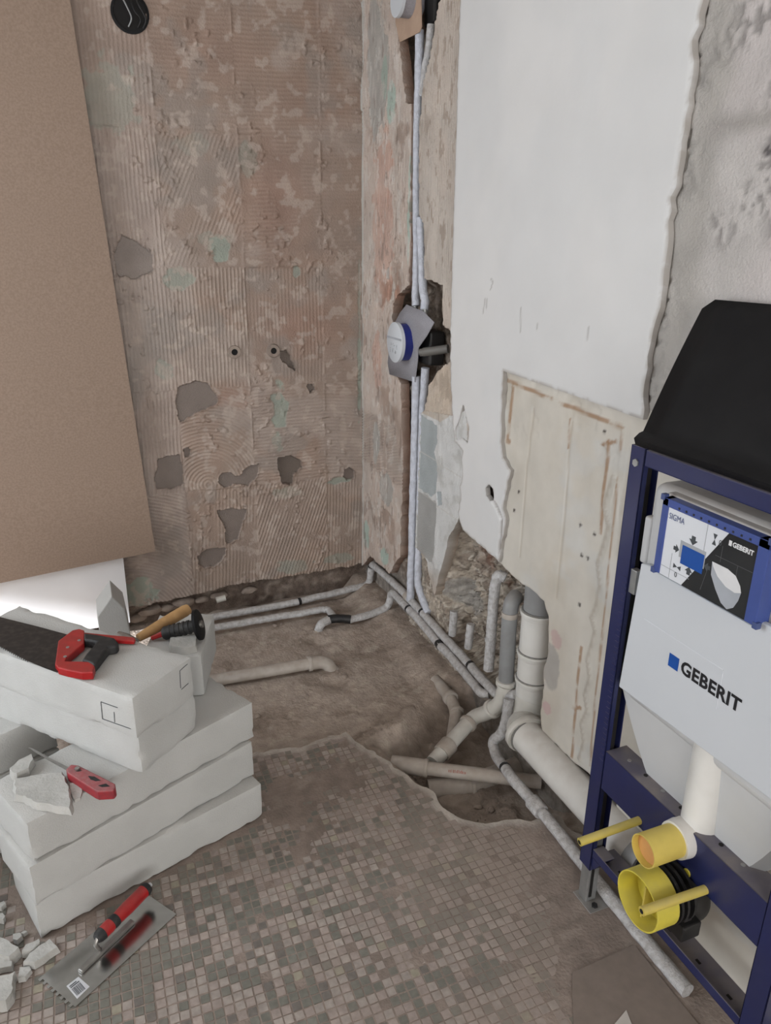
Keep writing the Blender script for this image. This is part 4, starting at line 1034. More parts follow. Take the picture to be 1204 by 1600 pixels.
# ---- wall fittings of the back wall
jb = thing('junction_box', 'round black cable junction box sunk in the upper left of the back wall', 'junction box', onY(203, 22, 0.0) - np.array([0, 0, .07]))
c = onY(203, 20, -.004); seg = 32
m = MB(); ro_, ri_ = .066, .058
ring = [(math.cos(2 * math.pi * k / seg), math.sin(2 * math.pi * k / seg)) for k in range(seg)]
vs_ = [(c[0] + a * ro_, -.0075, c[2] + b * ro_) for a, b in ring] + [(c[0] + a * ri_, -.0085, c[2] + b * ri_) for a, b in ring] + [(c[0] + a * ri_, .045, c[2] + b * ri_) for a, b in ring] + [(c[0] + a * ro_, .0, c[2] + b * ro_) for a, b in ring]
fs_ = []
for k in range(seg):
    k1 = (k + 1) % seg
    fs_ += [(k, k1, seg + k1, seg + k), (seg + k, seg + k1, 2 * seg + k1, 2 * seg + k), (3 * seg + k, 3 * seg + k1, k1, k)]
m.add(vs_, fs_).build('rim', 'cover_black', jb, smooth=40)
m = MB(); m.tube([(c[0], -.006, c[2]), (c[0], -.0045, c[2])], ri_ * .99, seg); m.build('back_plate', 'void', jb)
for k, (a, b, col) in enumerate(((-.02, .03, 'pipe_grey'), (.012, .0, 'plastic_black'), (.03, .02, 'plastic_black'))):
    pth = fillet([(c[0] + a - .01, -.008, c[2] + .05), (c[0] + a, -.03, c[2] + b), (c[0] + a + .025, -.02, c[2] - .02), (c[0] + a + .01, -.008, c[2] - .045)], .03, 8)
    MB().tube(pth, .0026, 8).build('cable', col, jb, smooth=60)
for (px, py), lb in (((366, 550), 'left of the two round pipe outlets in the back wall'), ((427, 548), 'right of the two round pipe outlets in the back wall, beside a gouge')):
    c = onY(px, py, -.004); t = thing('pipe_outlet', lb, 'pipe outlet', (c[0], -.004, c[2] - .025), 'pipe outlets of the back wall')
    m = MB()
    for r0, r1, y0, y1 in ((.024, .013, .0, -.008),):
        rg = [(math.cos(2 * math.pi * k / 24), math.sin(2 * math.pi * k / 24)) for k in range(24)]
        vs_ = [(c[0] + a * .031, .004, c[2] + b * .031) for a, b in rg] + [(c[0] + a * .026, -.012, c[2] + b * .026) for a, b in rg] + [(c[0] + a * .0135, -.012, c[2] + b * .0135) for a, b in rg] + [(c[0] + a * .0135, .03, c[2] + b * .0135) for a, b in rg]
        fs_ = []
        for s_ in range(3):
            for k in range(24):
                k1 = (k + 1) % 24; fs_.append((s_ * 24 + k, s_ * 24 + k1, (s_ + 1) * 24 + k1, (s_ + 1) * 24 + k))
        m.add(vs_, fs_)
    m.build('socket', 'stone', t, smooth=40)
    MB().tube([(c[0], -.0075, c[2]), (c[0], -.0065, c[2])], .0134, 20).build('bore', 'void', t)

# ---- pipes
def pipe_run(name, pts, r, mat, label, cat='pipe', fil=.04, seed=0, rj=.0, wob=.0, seg=16, group=None, step=.02, extra=None):
    P = resample(fillet(pts, fil), step)
    if wob: P = wobble(P, wob, seed)
    lo = min(P, key=lambda p: p.z)
    t = thing(name, label, cat, (lo.x, lo.y, lo.z - r), group)
    MB().tube(P, r, seg, True, rj, seed).build('pipe', mat, t, smooth=60)
    if extra: extra(t, P)
    return t
def band(t, p, d, r, L, mat, name='coupling', lip=0.0):
    p = Vector(p); d = Vector(d).normalized(); m = MB()
    m.tube([p - d * L / 2, p - d * (L / 2 - .002), p + d * (L / 2 - .002), p + d * L / 2], [r - .001, r, r, r - .001], 20)
    return m.build(name, mat, t, smooth=45)
def ties(t, P, r, n, seed, mat='plastic_black', name='tape'):
    rr = random.Random(seed)
    for k in range(n):
        i = rr.randrange(2, len(P) - 2); d = (P[i + 1] - P[i - 1]).normalized(); MB().tube([P[i] - d * .007, P[i] + d * .007], r * 1.06, 14).build(name, mat, t, smooth=45)
XP = 0.006; RI = .0165
# cold water: along the back wall, up at the corner, along the right wall
zA = .012
pA = [onZ(255, 978, zA), onZ(330, 965, zA), onZ(450, 944, zA), onX(577, 918, XP) , onX(580, 880, XP), onX(628, 923, XP), onX(663, 961, XP), onX(702, 1004, XP), onX(735, 1040, XP), onX(778, 1088, XP - .01), onX(806, 1086, XP + .02)]
pA[3][2] = max(pA[3][2], zA)
def exA(t, P):
    ties(t, P, RI, 4, 3)
    band(t, P[int(len(P) * .62)], P[int(len(P) * .62) + 1] - P[int(len(P) * .62) - 1], RI * 1.2, .03, 'pipe_dusty', 'joint')
pipe_run('insulated_water_pipe', pA, RI, 'fleece', 'fleece wrapped pipe rounding the corner, upper of the pair on the right wall', fil=.035, seed=1, rj=.05, wob=.002, extra=exA)
# second run along the right wall with its elbow to the floor
pB = [onZ(544, 969, .012), onZ(580, 960, .016), onX(608, 947, XP - .02), onX(611, 924, XP - .015), onX(650, 963, XP - .02), onX(683, 1004, XP - .02), onX(706, 1028, XP - .02), onX(752, 1083, XP - .02), onX(764, 1084, XP)]
def exB(t, P):
    ties(t, P, RI, 3, 8)
pipe_run('insulated_water_pipe', pB, RI, 'fleece', 'fleece wrapped pipe starting at the black joint, lower of the right wall pair', fil=.035, seed=2, rj=.05, wob=.002, extra=exB)
# black joint with its bend into the floor and the second floor run
pC = [onZ(548, 968, .014), onZ(530, 966, .018), onZ(512, 968, .016)]
pD = [onZ(514, 968, .016), onZ(500, 975, .014), onZ(494, 999, -.075)]
tC = thing('pipe_joint', 'pipe elbow with black taped joint bending into the soil near the corner', 'pipe', onZ(500, 985, -.03))
MB().tube(resample(fillet(pC, .03), .01), .0195, 14, True, .05, 4).build('taped_joint', 'plastic_black', tC, smooth=60)
MB().tube(resample(fillet(pD, .05), .01), .019, 14, True, .05, 5).build('elbow', 'fleece', tC, smooth=60)
pE = [onZ(260, 993, .012), onZ(335, 981, .012), onZ(500, 953, .012), onZ(512, 952, .012), onZ(525, 968, .014)]
pipe_run('insulated_water_pipe', pE, .0155, 'fleece', 'short fleece wrapped floor pipe running beside the back wall pipe to the black joint', fil=.035, seed=6, rj=.05, wob=.002)
# risers in the chase
def riser(pts, x, label, seed, mat='fleece_bright', r=.0155):
    return pipe_run('insulated_riser_pipe', [onX(a, b, x) for a, b in pts], r, mat, label, fil=.05, seed=seed, rj=.06, wob=.0015, group='pipes in the wall chase')
riser([(655, 48), (655, 120), (652, 190), (651, 300), (651, 420), (649, 462), (650, 478)], .012, 'long pale fleece pipe running down the wall chase to the shower valve', 11)
riser([(674, 38), (671, 75), (664, 112), (660, 150)], .022, 'short fleece pipe beside the long one at the top of the wall chase', 12, 'fleece', .0145)
riser([(657, 340), (659, 400), (660, 450), (664, 470), (662, 485)], .010, 'fleece pipe with torn upper end just above the shower valve', 13)
riser([(650, 588), (648, 680), (645, 800), (642, 900), (641, 938)], .004, 'long pale fleece pipe dropping from the shower valve, left of the two', 14, r=.0165)
riser([(664, 575), (660, 640), (657, 760), (653, 880), (652, 915), (661, 940), (668, 958)], .016, 'long pale fleece pipe dropping from the shower valve, right of the two', 15)
# hook pipe and grey waste in the broken hole
pipe_run('insulated_water_pipe', [onX(790, 903, .05), onX(777, 897, .03), onX(773, 915, .025), onX(768, 980, .02), onX(762, 1046, .02)], .0185, 'fleece', 'fleece wrapped pipe hooked into the broken wall hole, left of the grey waste', fil=.03, seed=21, rj=.06, wob=.002,
         extra=lambda t, P: band(t, onX(766, 1000, .02), (0, 0, 1), .0205, .012, 'fleece', 'wrap'))
for px0, py0, px1, py1, lb, sd in ((709, 955, 706, 992, 'left stub of the two short pipes in the broken wall hole', 22), (735, 975, 731, 1012, 'right stub of the two short pipes in the broken wall hole', 23)):
    pipe_run('pipe_stub', [onX(px0, py0, .035), onX((px0 + px1) / 2, (py0 + py1) / 2, .03), onX(px1, py1, .03)], .015, 'fleece', lb, seed=sd, rj=.08, group='pipe stubs in the hole')
gp = [onX(806, 932, .06), onX(799, 940, .03), onX(796, 960, .022), onX(793, 1010, .022), onX(790, 1066, .022)]
def exG(t, P):
    band(t, gp[2], (0, 0, 1), .0275, .018, 'pipe_dusty'); band(t, gp[4], (0, 0, 1), .0345, .02, 'pipe_white', 'socket_rim')
pipe_run('waste_pipe', gp, .026, 'pipe_grey', 'dark grey waste riser beside the big white soil stack', fil=.03, seed=24, extra=exG)

# big white soil stack with rings, elbow and horizontal run
xs_ = .078
st0 = onX(838, 905, xs_); st1 = onX(831, 1105, xs_); ys = (st0[1] + st1[1]) / 2 - .012
RB = .054
hx = -.020; hz = .135
big = thing('soil_pipe', 'big white soil stack bending from the wall hole along the wall foot', 'pipe', (hx, ys, hz - RB))
XFR = xs_ - RB
zr = [onX(834, 972, XFR)[2], onX(829, 1037, XFR)[2], onX(826, 1080, XFR)[2]]; zel = onX(825, 1122, XFR)[2]
MB().tube([(xs_ + .005, ys, .80), (xs_, ys, .60), (xs_, ys, zr[0])], RB - .002, 28).build('grey_upper_length', 'pipe_grey', big, smooth=60)
MB().tube([(xs_, ys, zr[0] + .002), (xs_, ys, zel - .02)], RB + .002, 28).build('stack', 'pipe_clean', big, smooth=60)
for z in zr:
    band(big, (xs_, ys, z), (0, 0, 1), RB + .008, .012, 'pipe_clean', 'socket_ring'); band(big, (xs_, ys, z + .009), (0, 0, 1), RB + .0045, .004, 'seal', 'seal')
    band(big, (xs_, ys, z - .010), (0, 0, 1), RB + .005, .010, 'pipe_clean', 'socket_ring')
e0 = Vector((xs_, ys, zel)); e2 = Vector((hx, ys - .125, hz)); e1 = Vector((xs_ - .03, ys - .012, zel - .07))
el = fillet([e0 + Vector((0, 0, .02)), e1, e2], [.0, .09, 0], 10)
MB().tube(resample(el, .012), RB + .006, 28).build('elbow', 'pipe_white', big, smooth=60)
band(big, e0 + Vector((-.004, -.002, -.012)), (.35, .1, 1), RB + .012, .014, 'pipe_white', 'elbow_lip')
band(big, (hx + .002, ys - .118, hz + .002), (-.08, -1, -.12), RB + .013, .020, 'pipe_white', 'elbow_lip'); band(big, (hx, ys - .131, hz), (0, 1, 0), RB + .005, .005, 'seal', 'seal')
MB().tube([(hx, ys - .11, hz), (hx + .003, ys - .35, hz - .002), (hx + .006, -2.10, hz - .004)], RB, 28).build('horizontal_length', 'pipe_clean', big, smooth=60)
band(big, (hx + .006, -2.10, hz - .004), (0, 1, 0), RB + .008, .04, 'pipe_grey', 'end_socket')

# thin insulated pipe from below the stack over the floor and under the frame
pF = [onX(795, 1092, .0), onX(792, 1110, -.01), onX(787, 1143, -.03), onX(768, 1158, -.05), onX(774, 1180, -.06), onZ(800, 1216, .045), onZ(830, 1250, .028), onZ(866, 1292, .022), onZ(925, 1368, .021), onZ(1000, 1460, .02), onZ(1074, 1550, .02)]
def exF(t, P):
    q = onZ(838, 1260, .03); band(t, q, Vector(pF[7]) - Vector(pF[6]), .024, .05, 'fleece', 'torn_wrap'); ties(t, P, .0175, 1, 4)
pipe_run('insulated_water_pipe', pF, .0175, 'fleece', 'dusty fleece wrapped pipe running over the floor under the toilet frame', fil=.035, seed=31, rj=.05, wob=.0015, extra=exF)

# waste pipe lying on the subfloor by the block stack
fl0 = onZ(300, 1069, .008); fl1 = onZ(484, 1037, .012); fl2 = onZ(505, 1034, .012); fl3 = onZ(530, 1066, -.085)
t = thing('waste_pipe', 'pale waste pipe on the bare subfloor ending in an elbow into the soil', 'pipe', (fl1[0], fl1[1], fl1[2] - .025))
MB().tube([fl0, fl1], .0235, 20).build('pipe', 'pipe_dusty', t, smooth=60)
MB().tube(resample(fillet([fl1, fl2 + (fl2 - fl1) * .2, fl3], .045, 8), .01), .0265, 20).build('elbow', 'pipe_dusty', t, smooth=60)
band(t, fl1, fl1 - fl0, .0305, .016, 'pipe_dusty', 'socket_ring'); band(t, fl2 * .45 + fl3 * .55 + np.array([.004, 0, .006]), fl3 - fl2, .0295, .012, 'pipe_dusty', 'socket_ring')

# drains in the pit
g0_, g1_, g2_, g3_ = onZ(680, 1062, .0), onZ(703, 1090, -.005), onZ(713, 1112, -.02), onZ(706, 1158, -.055)
t = thing('waste_pipe', 'short waste branch bending down from the soil bank into the pit', 'pipe', (g3_[0], g3_[1], g3_[2] - .02), 'drain pipes in the pit')
MB().tube(resample(fillet([g0_, g1_, g2_, g3_], .03), .01), .023, 20).build('pipe', 'pipe_dusty', t, smooth=60)
band(t, g1_, g1_ - g0_, .0295, .022, 'pipe_dusty', 'socket_ring'); band(t, g2_, g3_ - g1_, .0275, .012, 'pipe_dusty', 'socket_ring')
h0_, h1_, h2_, h3_, h4_ = onX(789, 1072, .012), onX(783, 1098, .0), onX(760, 1114, -.02), onZ(740, 1120, -.0), onZ(676, 1192, -.06)
t = thing('waste_pipe', 'waste pipe with ringed elbow running from the grey riser down into the pit', 'pipe', (h4_[0], h4_[1], h4_[2] - .025), 'drain pipes in the pit')
MB().tube(resample(fillet([h0_, h1_, h2_, h3_, h4_], .035), .01), .0265, 20).build('pipe', 'pipe_white', t, smooth=60)
band(t, h2_ * .6 + h1_ * .4, h2_ - h1_, .034, .016, 'pipe_white', 'socket_ring'); band(t, h3_ * .85 + h4_ * .15, h4_ - h3_, .033, .016, 'pipe_dusty', 'socket_ring'); band(t, h3_ * .3 + h4_ * .7, h4_ - h3_, .0325, .05, 'pipe_dusty', 'socket')
k0, k1, k2 = onZ(612, 1193, -.045), onZ(665, 1200, -.04), onZ(845, 1222, -.035)
t = thing('waste_pipe', 'dusty waste pipe with red lettering lying across the pit', 'pipe', (k1[0], k1[1], k1[2] - .03), 'drain pipes in the pit')
MB().tube([k0, k1], .0285, 20).build('socket', 'pipe_dusty', t, smooth=60)
MB().tube([k1, k2], .0225, 20).build('pipe', 'pipe_dusty', t, smooth=60)
band(t, k1, k2 - k1, .030, .012, 'pipe_dusty', 'socket_ring')
kd = (k2 - k1) / np.linalg.norm(k2 - k1); kv = np.cross(kd, np.array([-.35, -.75, .55])); kv = np.cross(np.array([-.2, -.75, .63]), kd); kv /= np.linalg.norm(kv)
kn = np.cross(kd, kv); kn /= np.linalg.norm(kn)
if kn[1] > 0: kn = -kn
pmat('ink_red', (.36, .10, .075), (.30, .16, .12), scale=80, rough=.7)
m = MB(); m2 = MB(); rr = random.Random(12); t_ = .022      # worn print: strokes no longer readable
while t_ < .135:
    w_ = rr.uniform(.0015, .0035); h_ = rr.uniform(.006, .011); q = k1 + kd * t_ + kn * .0226 - kv * .005
    (m if t_ > .075 else m2).prism([q, q + kd * w_, q + kd * w_ + kv * h_, q + kv * h_], kn * .0006); t_ += w_ + rr.uniform(.001, .0035)
m.build('red_print', 'ink_red', t); m2.build('faded_print', 'pipe_dusty', t)
l0, l1, l2 = onZ(668, 1234, -.105), onZ(735, 1228, -.103), onZ(815, 1196, -.09)
t = thing('waste_pipe', 'wide dusty branch pipe lying lowest in the pit below the lettered pipe', 'pipe', (l1[0], l1[1], l1[2] - .04), 'drain pipes in the pit')
MB().tube(resample(fillet([l0, l1, l2], .03), .012), .036, 22).build('pipe', 'pipe_dusty', t, smooth=60)
band(t, l1, l2 - l0, .040, .014, 'pipe_dusty', 'socket_ring')

# ---- concealed shower valve
vc = onX(618, 535, -.055)
vx0 = -.004
vb = thing('shower_valve', 'concealed shower valve with white round cap and blue body in the wall chase', 'valve', (vx0, vc[1], vc[2] - .07))
RV = .075
cyv, czv = vc[1] - .0, vc[2]
MB().tube([(.03, cyv, czv), (-.020, cyv, czv), (-.045, cyv, czv)], RV - .003, 32).build('body', 'valve_blue', vb, smooth=45)
cap = MB().tube([(-.045, cyv, czv), (-.047, cyv, czv), (-.060, cyv, czv), (-.062, cyv, czv)], [RV - .002, RV + .002, RV + .002, RV - .001], 36).build('cap', 'panel_white', vb, smooth=45)
MB().box((-.0632, cyv - RV * .95, czv + .012), (-.0618, cyv + RV * .95, czv + .020)).build('groove', 'ink_shade', cap)
m = MB(); rr = random.Random(5)
for k in range(16):
    yy = cyv + rr.uniform(-.034, .036); zz = czv - .005 - rr.random() * .038; w = rr.uniform(.003, .009)
    m.box((-.0630, yy, zz), (-.0619, yy + w, zz + .0022))
    if k % 3 == 0: m.box((-.0630, yy, zz), (-.0619, yy + .0016, zz + .010))
m.build('print', 'ink_line', cap)
# fleece collar: a bent square sheet around the body
cl = [onX(*p, -.012) for p in c2p([(395, 385), (500, 430), (650, 470), (800, 620), (700, 800), (555, 950), (510, 1130), (475, 1410), (140, 1305), (145, 1150), (200, 700), (310, 490)], 8.42, 590, 430)]
m = MB(); n = len(cl); ctr = np.mean(cl, 0); V_ = [(ctr[0], ctr[1], ctr[2])]
for ringk, sc_ in ((0, .5), (1, 1.0)):
    for i, p in enumerate(cl):
        bend = (-.016 if 2 <= i <= 4 else (.006 if i in (6, 7, 8) else -.004)) * sc_
        q = ctr + (p - ctr) * sc_; V_.append((q[0] + bend, q[1], q[2]))
F_ = [(0, 1 + i, 1 + (i + 1) % n) for i in range(n)] + [(1 + i, 1 + n + i, 1 + n + (i + 1) % n, 1 + (i + 1) % n) for i in range(n)]
m.add(V_, F_); co_ = m.build('fleece_collar', 'collar_grey', vb, smooth=80); sd_ = co_.modifiers.new('solid', 'SOLIDIFY'); sd_.thickness = .0018
bq = onX(668, 548, .03); MB().box((.012, bq[1] - .055, bq[2] - .05), (.075, bq[1] + .05, bq[2] + .075)).build('valve_block', 'plastic_black', vb, bevel=.008)
o0 = onX(656, 551, -.045); o1 = onX(700, 545, .03)
MB().tube([o0, o0 * .9 + o1 * .1, o0 * .88 + o1 * .12, o1], [.0135, .0135, .0155, .0155], 20).build('outlet_pipe', 'pipe_dark', vb, smooth=40)
dd_ = (o0 - o1) / np.linalg.norm(o0 - o1); MB().tube([o0 + dd_ * .0003, o0 + dd_ * .001], .0098, 18).build('bore', 'void', vb)
for px in ((648, 466), (663, 480)):
    q = onX(*px, .01); MB().tube([(q[0], q[1], q[2] - .045), (q[0], q[1], q[2])], .013, 12).build('connection', 'zinc', vb, smooth=45)
# upper valve cut by the top edge of the picture
uc = onX(626, -2, -.04)
uv = thing('shower_valve', 'upper wall valve with pale cap and tan cardboard collar at the top edge', 'valve', (0, uc[1], uc[2] - .06))
MB().tube([(.03, uc[1], uc[2]), (-.042, uc[1], uc[2])], .054, 30).build('body', 'collar_grey', uv, smooth=45)
MB().tube([(-.042, uc[1], uc[2]), (-.044, uc[1], uc[2]), (-.056, uc[1], uc[2])], [.054, .057, .056], 32).build('cap', 'panel_white', uv, smooth=45)
P = [onX(*p, -.006) for p in ((616, 28), (624, 66), (655, 50), (658, 42), (657, 0), (658, -60), (616, -60))]
m = MB(); m.prism([tuple(p) for p in P], (.003, 0, 0)); m.build('collar', 'collar_tan', uv)
bq = onX(671, -8, .02); MB().box((.02, bq[1] - .04, bq[2] - .085), (.07, bq[1] + .045, bq[2] + .2)).build('valve_block', 'plastic_black', uv, bevel=.008)

# ---- toilet installation frame
XF = -.154; YL0, YL1 = -2.024, -2.066; YR0, YR1 = -2.528, -2.572; PD = .042
fr = thing('toilet_frame', 'dark blue steel toilet frame with white cistern standing at the right wall', 'toilet frame', (XF + .02, -2.3, 0.0))
def fbox(name, a, b, mat='frame_blue', bevel=.003, parent=None): return MB().box([min(p, q) for p, q in zip(a, b)], [max(p, q) for p, q in zip(a, b)]).build(name, mat, parent or fr, bevel=bevel)
lp = None
for (y0, y1), nm in (((YL0, YL1), 'l'), ((YR0, YR1), 'r')):
    m = MB()   # C profile: front, outer side, inner lips
    m.box((XF, y1, .115), (XF + .003, y0, 1.215)); yo = y0 if nm == 'l' else y1
    m.box((XF, y0 - .003, .115), (XF + PD, y0, 1.215)) if nm == 'l' else m.box((XF, y1, .115), (XF + PD, y1 + .003, 1.215))
    yi = y1 if nm == 'l' else y0
    m.box((XF, yi, .115), (XF + .014, yi + (.003 if nm == 'l' else -.003), 1.215)) if nm == 'l' else m.box((XF, yi - .003, .115), (XF + .014, yi, 1.215))
    m.box((XF + PD - .003, y1, .115), (XF + PD, y0, 1.215))
    p = m.build('post', 'frame_blue', fr, bevel=.001)
    if nm == 'l': lp = p
    m = MB(); m.box((XF + .010, y1 + .006, .118), (XF + .030, y0 - .006, 1.20)); m.build('post_core', 'void', fr)
    leg = MB().box((XF + .005, y1 + .005, .004), (XF + PD - .005, y0 - .005, .22)); lo_ = leg.build('foot_leg', 'zinc', fr, bevel=.003)
    MB().box((XF + .012, y1 + .003, .02), (XF + .020, y1 + .0048, .11)).build('slot', 'void', lo_)
    fp = MB().box((XF - .004, y1 - .028, .0005), (XF + .055, y0 + .004, .0045)).build('foot_plate', 'zinc', fr, bevel=.001)
    MB().tube([(XF + .02, y1 - .013, .0045), (XF + .02, y1 - .013, .010)], .008, 6).build('anchor_bolt', 'plastic_black', fp)
# perforation ridges on the side of the left post
m = MB()
for k in range(34):
    z = .92 - k * .0145; m.box((XF - .0006, YL1 + .004, z), (XF + .0002, YL1 + .016, z + .007))
m.build('tooth_strip', 'frame_blue', lp)
tr_ = fbox('top_rail', (XF + .001, YL1, 1.178), (XF + .034, YR0, 1.2135))
MB().tube([(XF - .0035, -2.044, 1.180), (XF - .0006, -2.044, 1.180)], .0085, 6).build('bolt', 'zinc', tr_)
cb = MB()
cb.box((XF + .001, YR0, .372), (XF + .004, YL1, .480)).box((XF + .001, YR0, .477), (XF + .062, YL1, .480)).box((XF + .001, YR0, .372), (XF + .05, YL1, .375))
cb = cb.build('crossbar', 'frame_blue', fr, bevel=.0015)
for k in range(7):
    y = -2.115 - k * .055; MB().tube([(XF + .030, y, .4795), (XF + .030, y, .4812)], .0048, 10).build('hole', 'void' if k % 2 else 'zinc', cb)
rb = MB(); rb.box((XF + .002, YR0, .160), (XF + .005, YL1, .185)).box((XF + .002, YR0, .160), (XF + .070, YL1, .163))
rb = rb.build('bottom_rail', 'frame_blue', fr, bevel=.0012)
for k in range(5):
    y = -2.13 - k * .085; MB().box((XF + .030, y - .012, .1632), (XF + .036, y, .1642)).build('slot', 'void', rb)
MB().prism([(XF + .004, YL1, .13), (XF + .004, YL1, .185), (XF + .004, YL1 - .045, .185), (XF + .004, YL1 - .012, .13)], (.03, 0, 0)).build('gusset', 'frame_blue', fr, bevel=.001)
# cistern
XC = XF + .012
def rbox(name, y0, y1, z0, z1, x0, x1, mat, bev, parent=fr): return MB().box((x0, y1, z0), (x1, y0, z1)).build(name, mat, parent, bevel=bev, segs=4, smooth=40)
tank = rbox('cistern_tank', -2.086, -2.505, .64, 1.152, XC, XC + .115, 'tank_white', .022)
rbox('tank_rim', -2.14, -2.45, 1.120, 1.146, XC - .014, XC + .02, 'tank_white', .006, tank)
rbox('tank_ear', -2.078, -2.10, .97, 1.075, XC - .002, XC + .05, 'tank_white', .006, tank)
# lower tapered bowl of the tank
m = MB(); rows = []
for t_ in np.linspace(0, 1, 9):
    z = .66 - .27 * t_; w = .200 * (1 - t_) ** .55 + .055; yc = -2.295 - .02 * t_; x0 = XC + .012 + .02 * t_; x1 = XC + .105
    rows.append([(x0 + .02, yc + w, z), (x0, yc + w - .02, z), (x0, yc - w + .02, z), (x0 + .02, yc - w, z), (x1, yc - w, z), (x1, yc + w, z)])
V_ = [p for r in rows for p in r]; F_ = []
for i in range(len(rows) - 1):
    for k in range(6): F_.append((i * 6 + k, i * 6 + (k + 1) % 6, (i + 1) * 6 + (k + 1) % 6, (i + 1) * 6 + k))
F_.append(tuple(range((len(rows) - 1) * 6, len(rows) * 6)))
m.add(V_, F_).build('tank_bowl', 'tank_white', tank, smooth=35)
fpq = onX(1098, 1230, XF + .03)
MB().tube([(XF + .045, fpq[1], .68), (XF + .045, fpq[1], .46)], .042, 26).build('flush_pipe', 'pipe_clean', fr, smooth=60)
# white front insulation panel
XW2 = XF - .006
pts = [onX(*p, XW2) for p in ((1001, 880), (1014, 884), (1024, 893), (1176, 979), (1182, 968), (1225, 992))]
pz = [(p[1], p[2]) for p in pts]
b0_ = onX(966, 1073, XW2); b1_ = onX(1204, 1250, XW2)
yR = -2.505
zl = b0_[2]; 
poly = [(b0_[1], b0_[2])] + pz[:] ; poly[-1] = (yR, pz[-1][1]); poly += [(yR, b1_[2])]
m = MB(); m.prism([(XW2, a, b) for a, b in poly], (.012, 0, 0)); wp = m.build('front_panel', 'panel_white', fr, bevel=.0025)
def lt(txt, a, b, hpx, mat, parent, x, bold, nm='lettering', spacing=1.0):
    A_ = onX(*a, x); B_ = onX(*b, x); return lettering(txt, A_, B_ - A_, (0, 0, 1), np.linalg.norm(B_ - A_), hpx, mat, parent, bold, spacing, nm)
XL = XW2 - .0006
g0q = onX(1062, 1051, XL); g1q = onX(1154, 1119, XL)
m = MB(); A_ = onX(1044, 1034, XL); hL = .028
lettering('GEBERIT', (XL, g0q[1], g0q[2]), (0, -1, 0), (0, 0, 1), abs(g1q[1] - g0q[1]), .030, 'ink_black', wp, bold=.035, spacing=1.05)
sq = MB(); s0 = onX(1043, 1039, XL); s1 = onX(1058, 1047, XL)
sq.box((XL - .0004, s1[1], s0[2]), (XL + .0004, s0[1], s0[2] + .0285)); sq.build('logo_square', 'ink_blue', wp)
lbx = [onX(*p, XL) for p in ((1046, 1005), (1176, 1090), (1170, 1140), (1020, 1046))]
m = MB(); z0_, z1_ = g0q[2] - .022, g0q[2] + .062
for a, b in (((-2.135, z1_), (-2.35, z1_)), ((-2.35, z1_), (-2.35, z0_))):
    m.box((XL + .0001, min(a[0], b[0]) - .0006, min(a[1], b[1]) - .0006), (XL + .0006, max(a[0], b[0]) + .0006, max(a[1], b[1]) + .0006))
m.build('emboss_line', 'card_white', wp)
# blue access box with printed card
XB = XF - .022
bx = [onX(*p, XB) for p in ((1036, 776), (1015, 888), (1173, 977), (1204, 848))]
by0 = bx[0][1]; by1 = (bx[2][1] + bx[3][1]) / 2 - .004; bz0 = (bx[1][2] + bx[2][2]) / 2; bz1 = bx[0][2]
ab = MB()
tk = .016
ab.box((XB, by0 - tk, bz0), (XB + .03, by0, bz1)).box((XB, by1, bz0), (XB + .03, by1 + tk * 1.5, bz1)).box((XB, by1, bz1 - tk), (XB + .03, by0, bz1)).box((XB + .004, by1 + .002, bz0), (XB + .04, by0 - .002, bz1 - .002))
ab = ab.build('access_box', 'box_blue', fr, bevel=.0015)
for k in range(10):
    y = by0 - .045 - k * .0185; MB().box((XB - .0006, y - .002, bz1 - .012), (XB + .001, y + .002, bz1 - .008)).build('notch', 'ink_black', ab)
for (yy, zz) in ((by0, bz1), (by0, bz0 + .002), (by1, bz1), (by1, bz0 + .002)):
    MB().box((XB - .002, yy - .005, zz - .006), (XB + .01, yy + .005, zz + .006)).build('corner_clip', 'ink_navy', ab, bevel=.001)
XK = XB + .0028
cy0, cy1, cz0, cz1 = by0 - tk, by1 + tk * 1.5, bz0, bz1 - tk
W_ = cy0 - cy1; H_ = cz1 - cz0
cp = lambda u, v: (cy0 - u * W_, cz1 - v * H_)          # card coordinates: u right, v down
def cpoly(name, pts, mat, lift, parent): 
    m = MB(); m.prism([(XK - lift, *cp(u, v)) for u, v in pts], (.0004, 0, 0)); return m.build(name, mat, parent)
card = cpoly('printed_card', [(0, 0), (1, 0), (1, 1), (0, 1)], 'card_white', 0, ab)
DARK = [(.70, 0), (1, 0), (1, 1), (.28, 1)]
cpoly('dark_print', DARK, 'card_black', .0003, card)
def cline(a, b, w, mat, lift=.0006):
    a = np.array(a); b = np.array(b); d = b - a; nrm = np.array([-d[1] * H_, d[0] * W_]); nrm = nrm / np.linalg.norm(nrm) * w; nrm = nrm / np.array([W_, H_])
    m = MB(); m.prism([(XK - lift, *cp(*(p))) for p in (a - nrm, b - nrm, b + nrm, a + nrm)], (.0004, 0, 0)); return m.build('tile_line', mat, card)
for a, b in (((.12, .62), (.12, 1)), ((0, .86), (.36, .86)), ((.47, 0), (.47, .55))): cline(a, b, .0004, 'ink_line')
for a, b in (((.60, .36), (1, .36)), ((.84, .36), (.84, .62)), ((.66, .20), (.66, .42)), ((.55, .55), (.50, .92))): cline(a, b, .0004, 'ink_darkline')
cpoly('blue_shade', [(.20, .38), (.50, .38), (.50, .62), (.20, .62)], 'ink_line', .0005, card)
cpoly('blue_button', [(.23, .43), (.49, .43), (.49, .70), (.23, .70)], 'ink_blue', .0008, card)
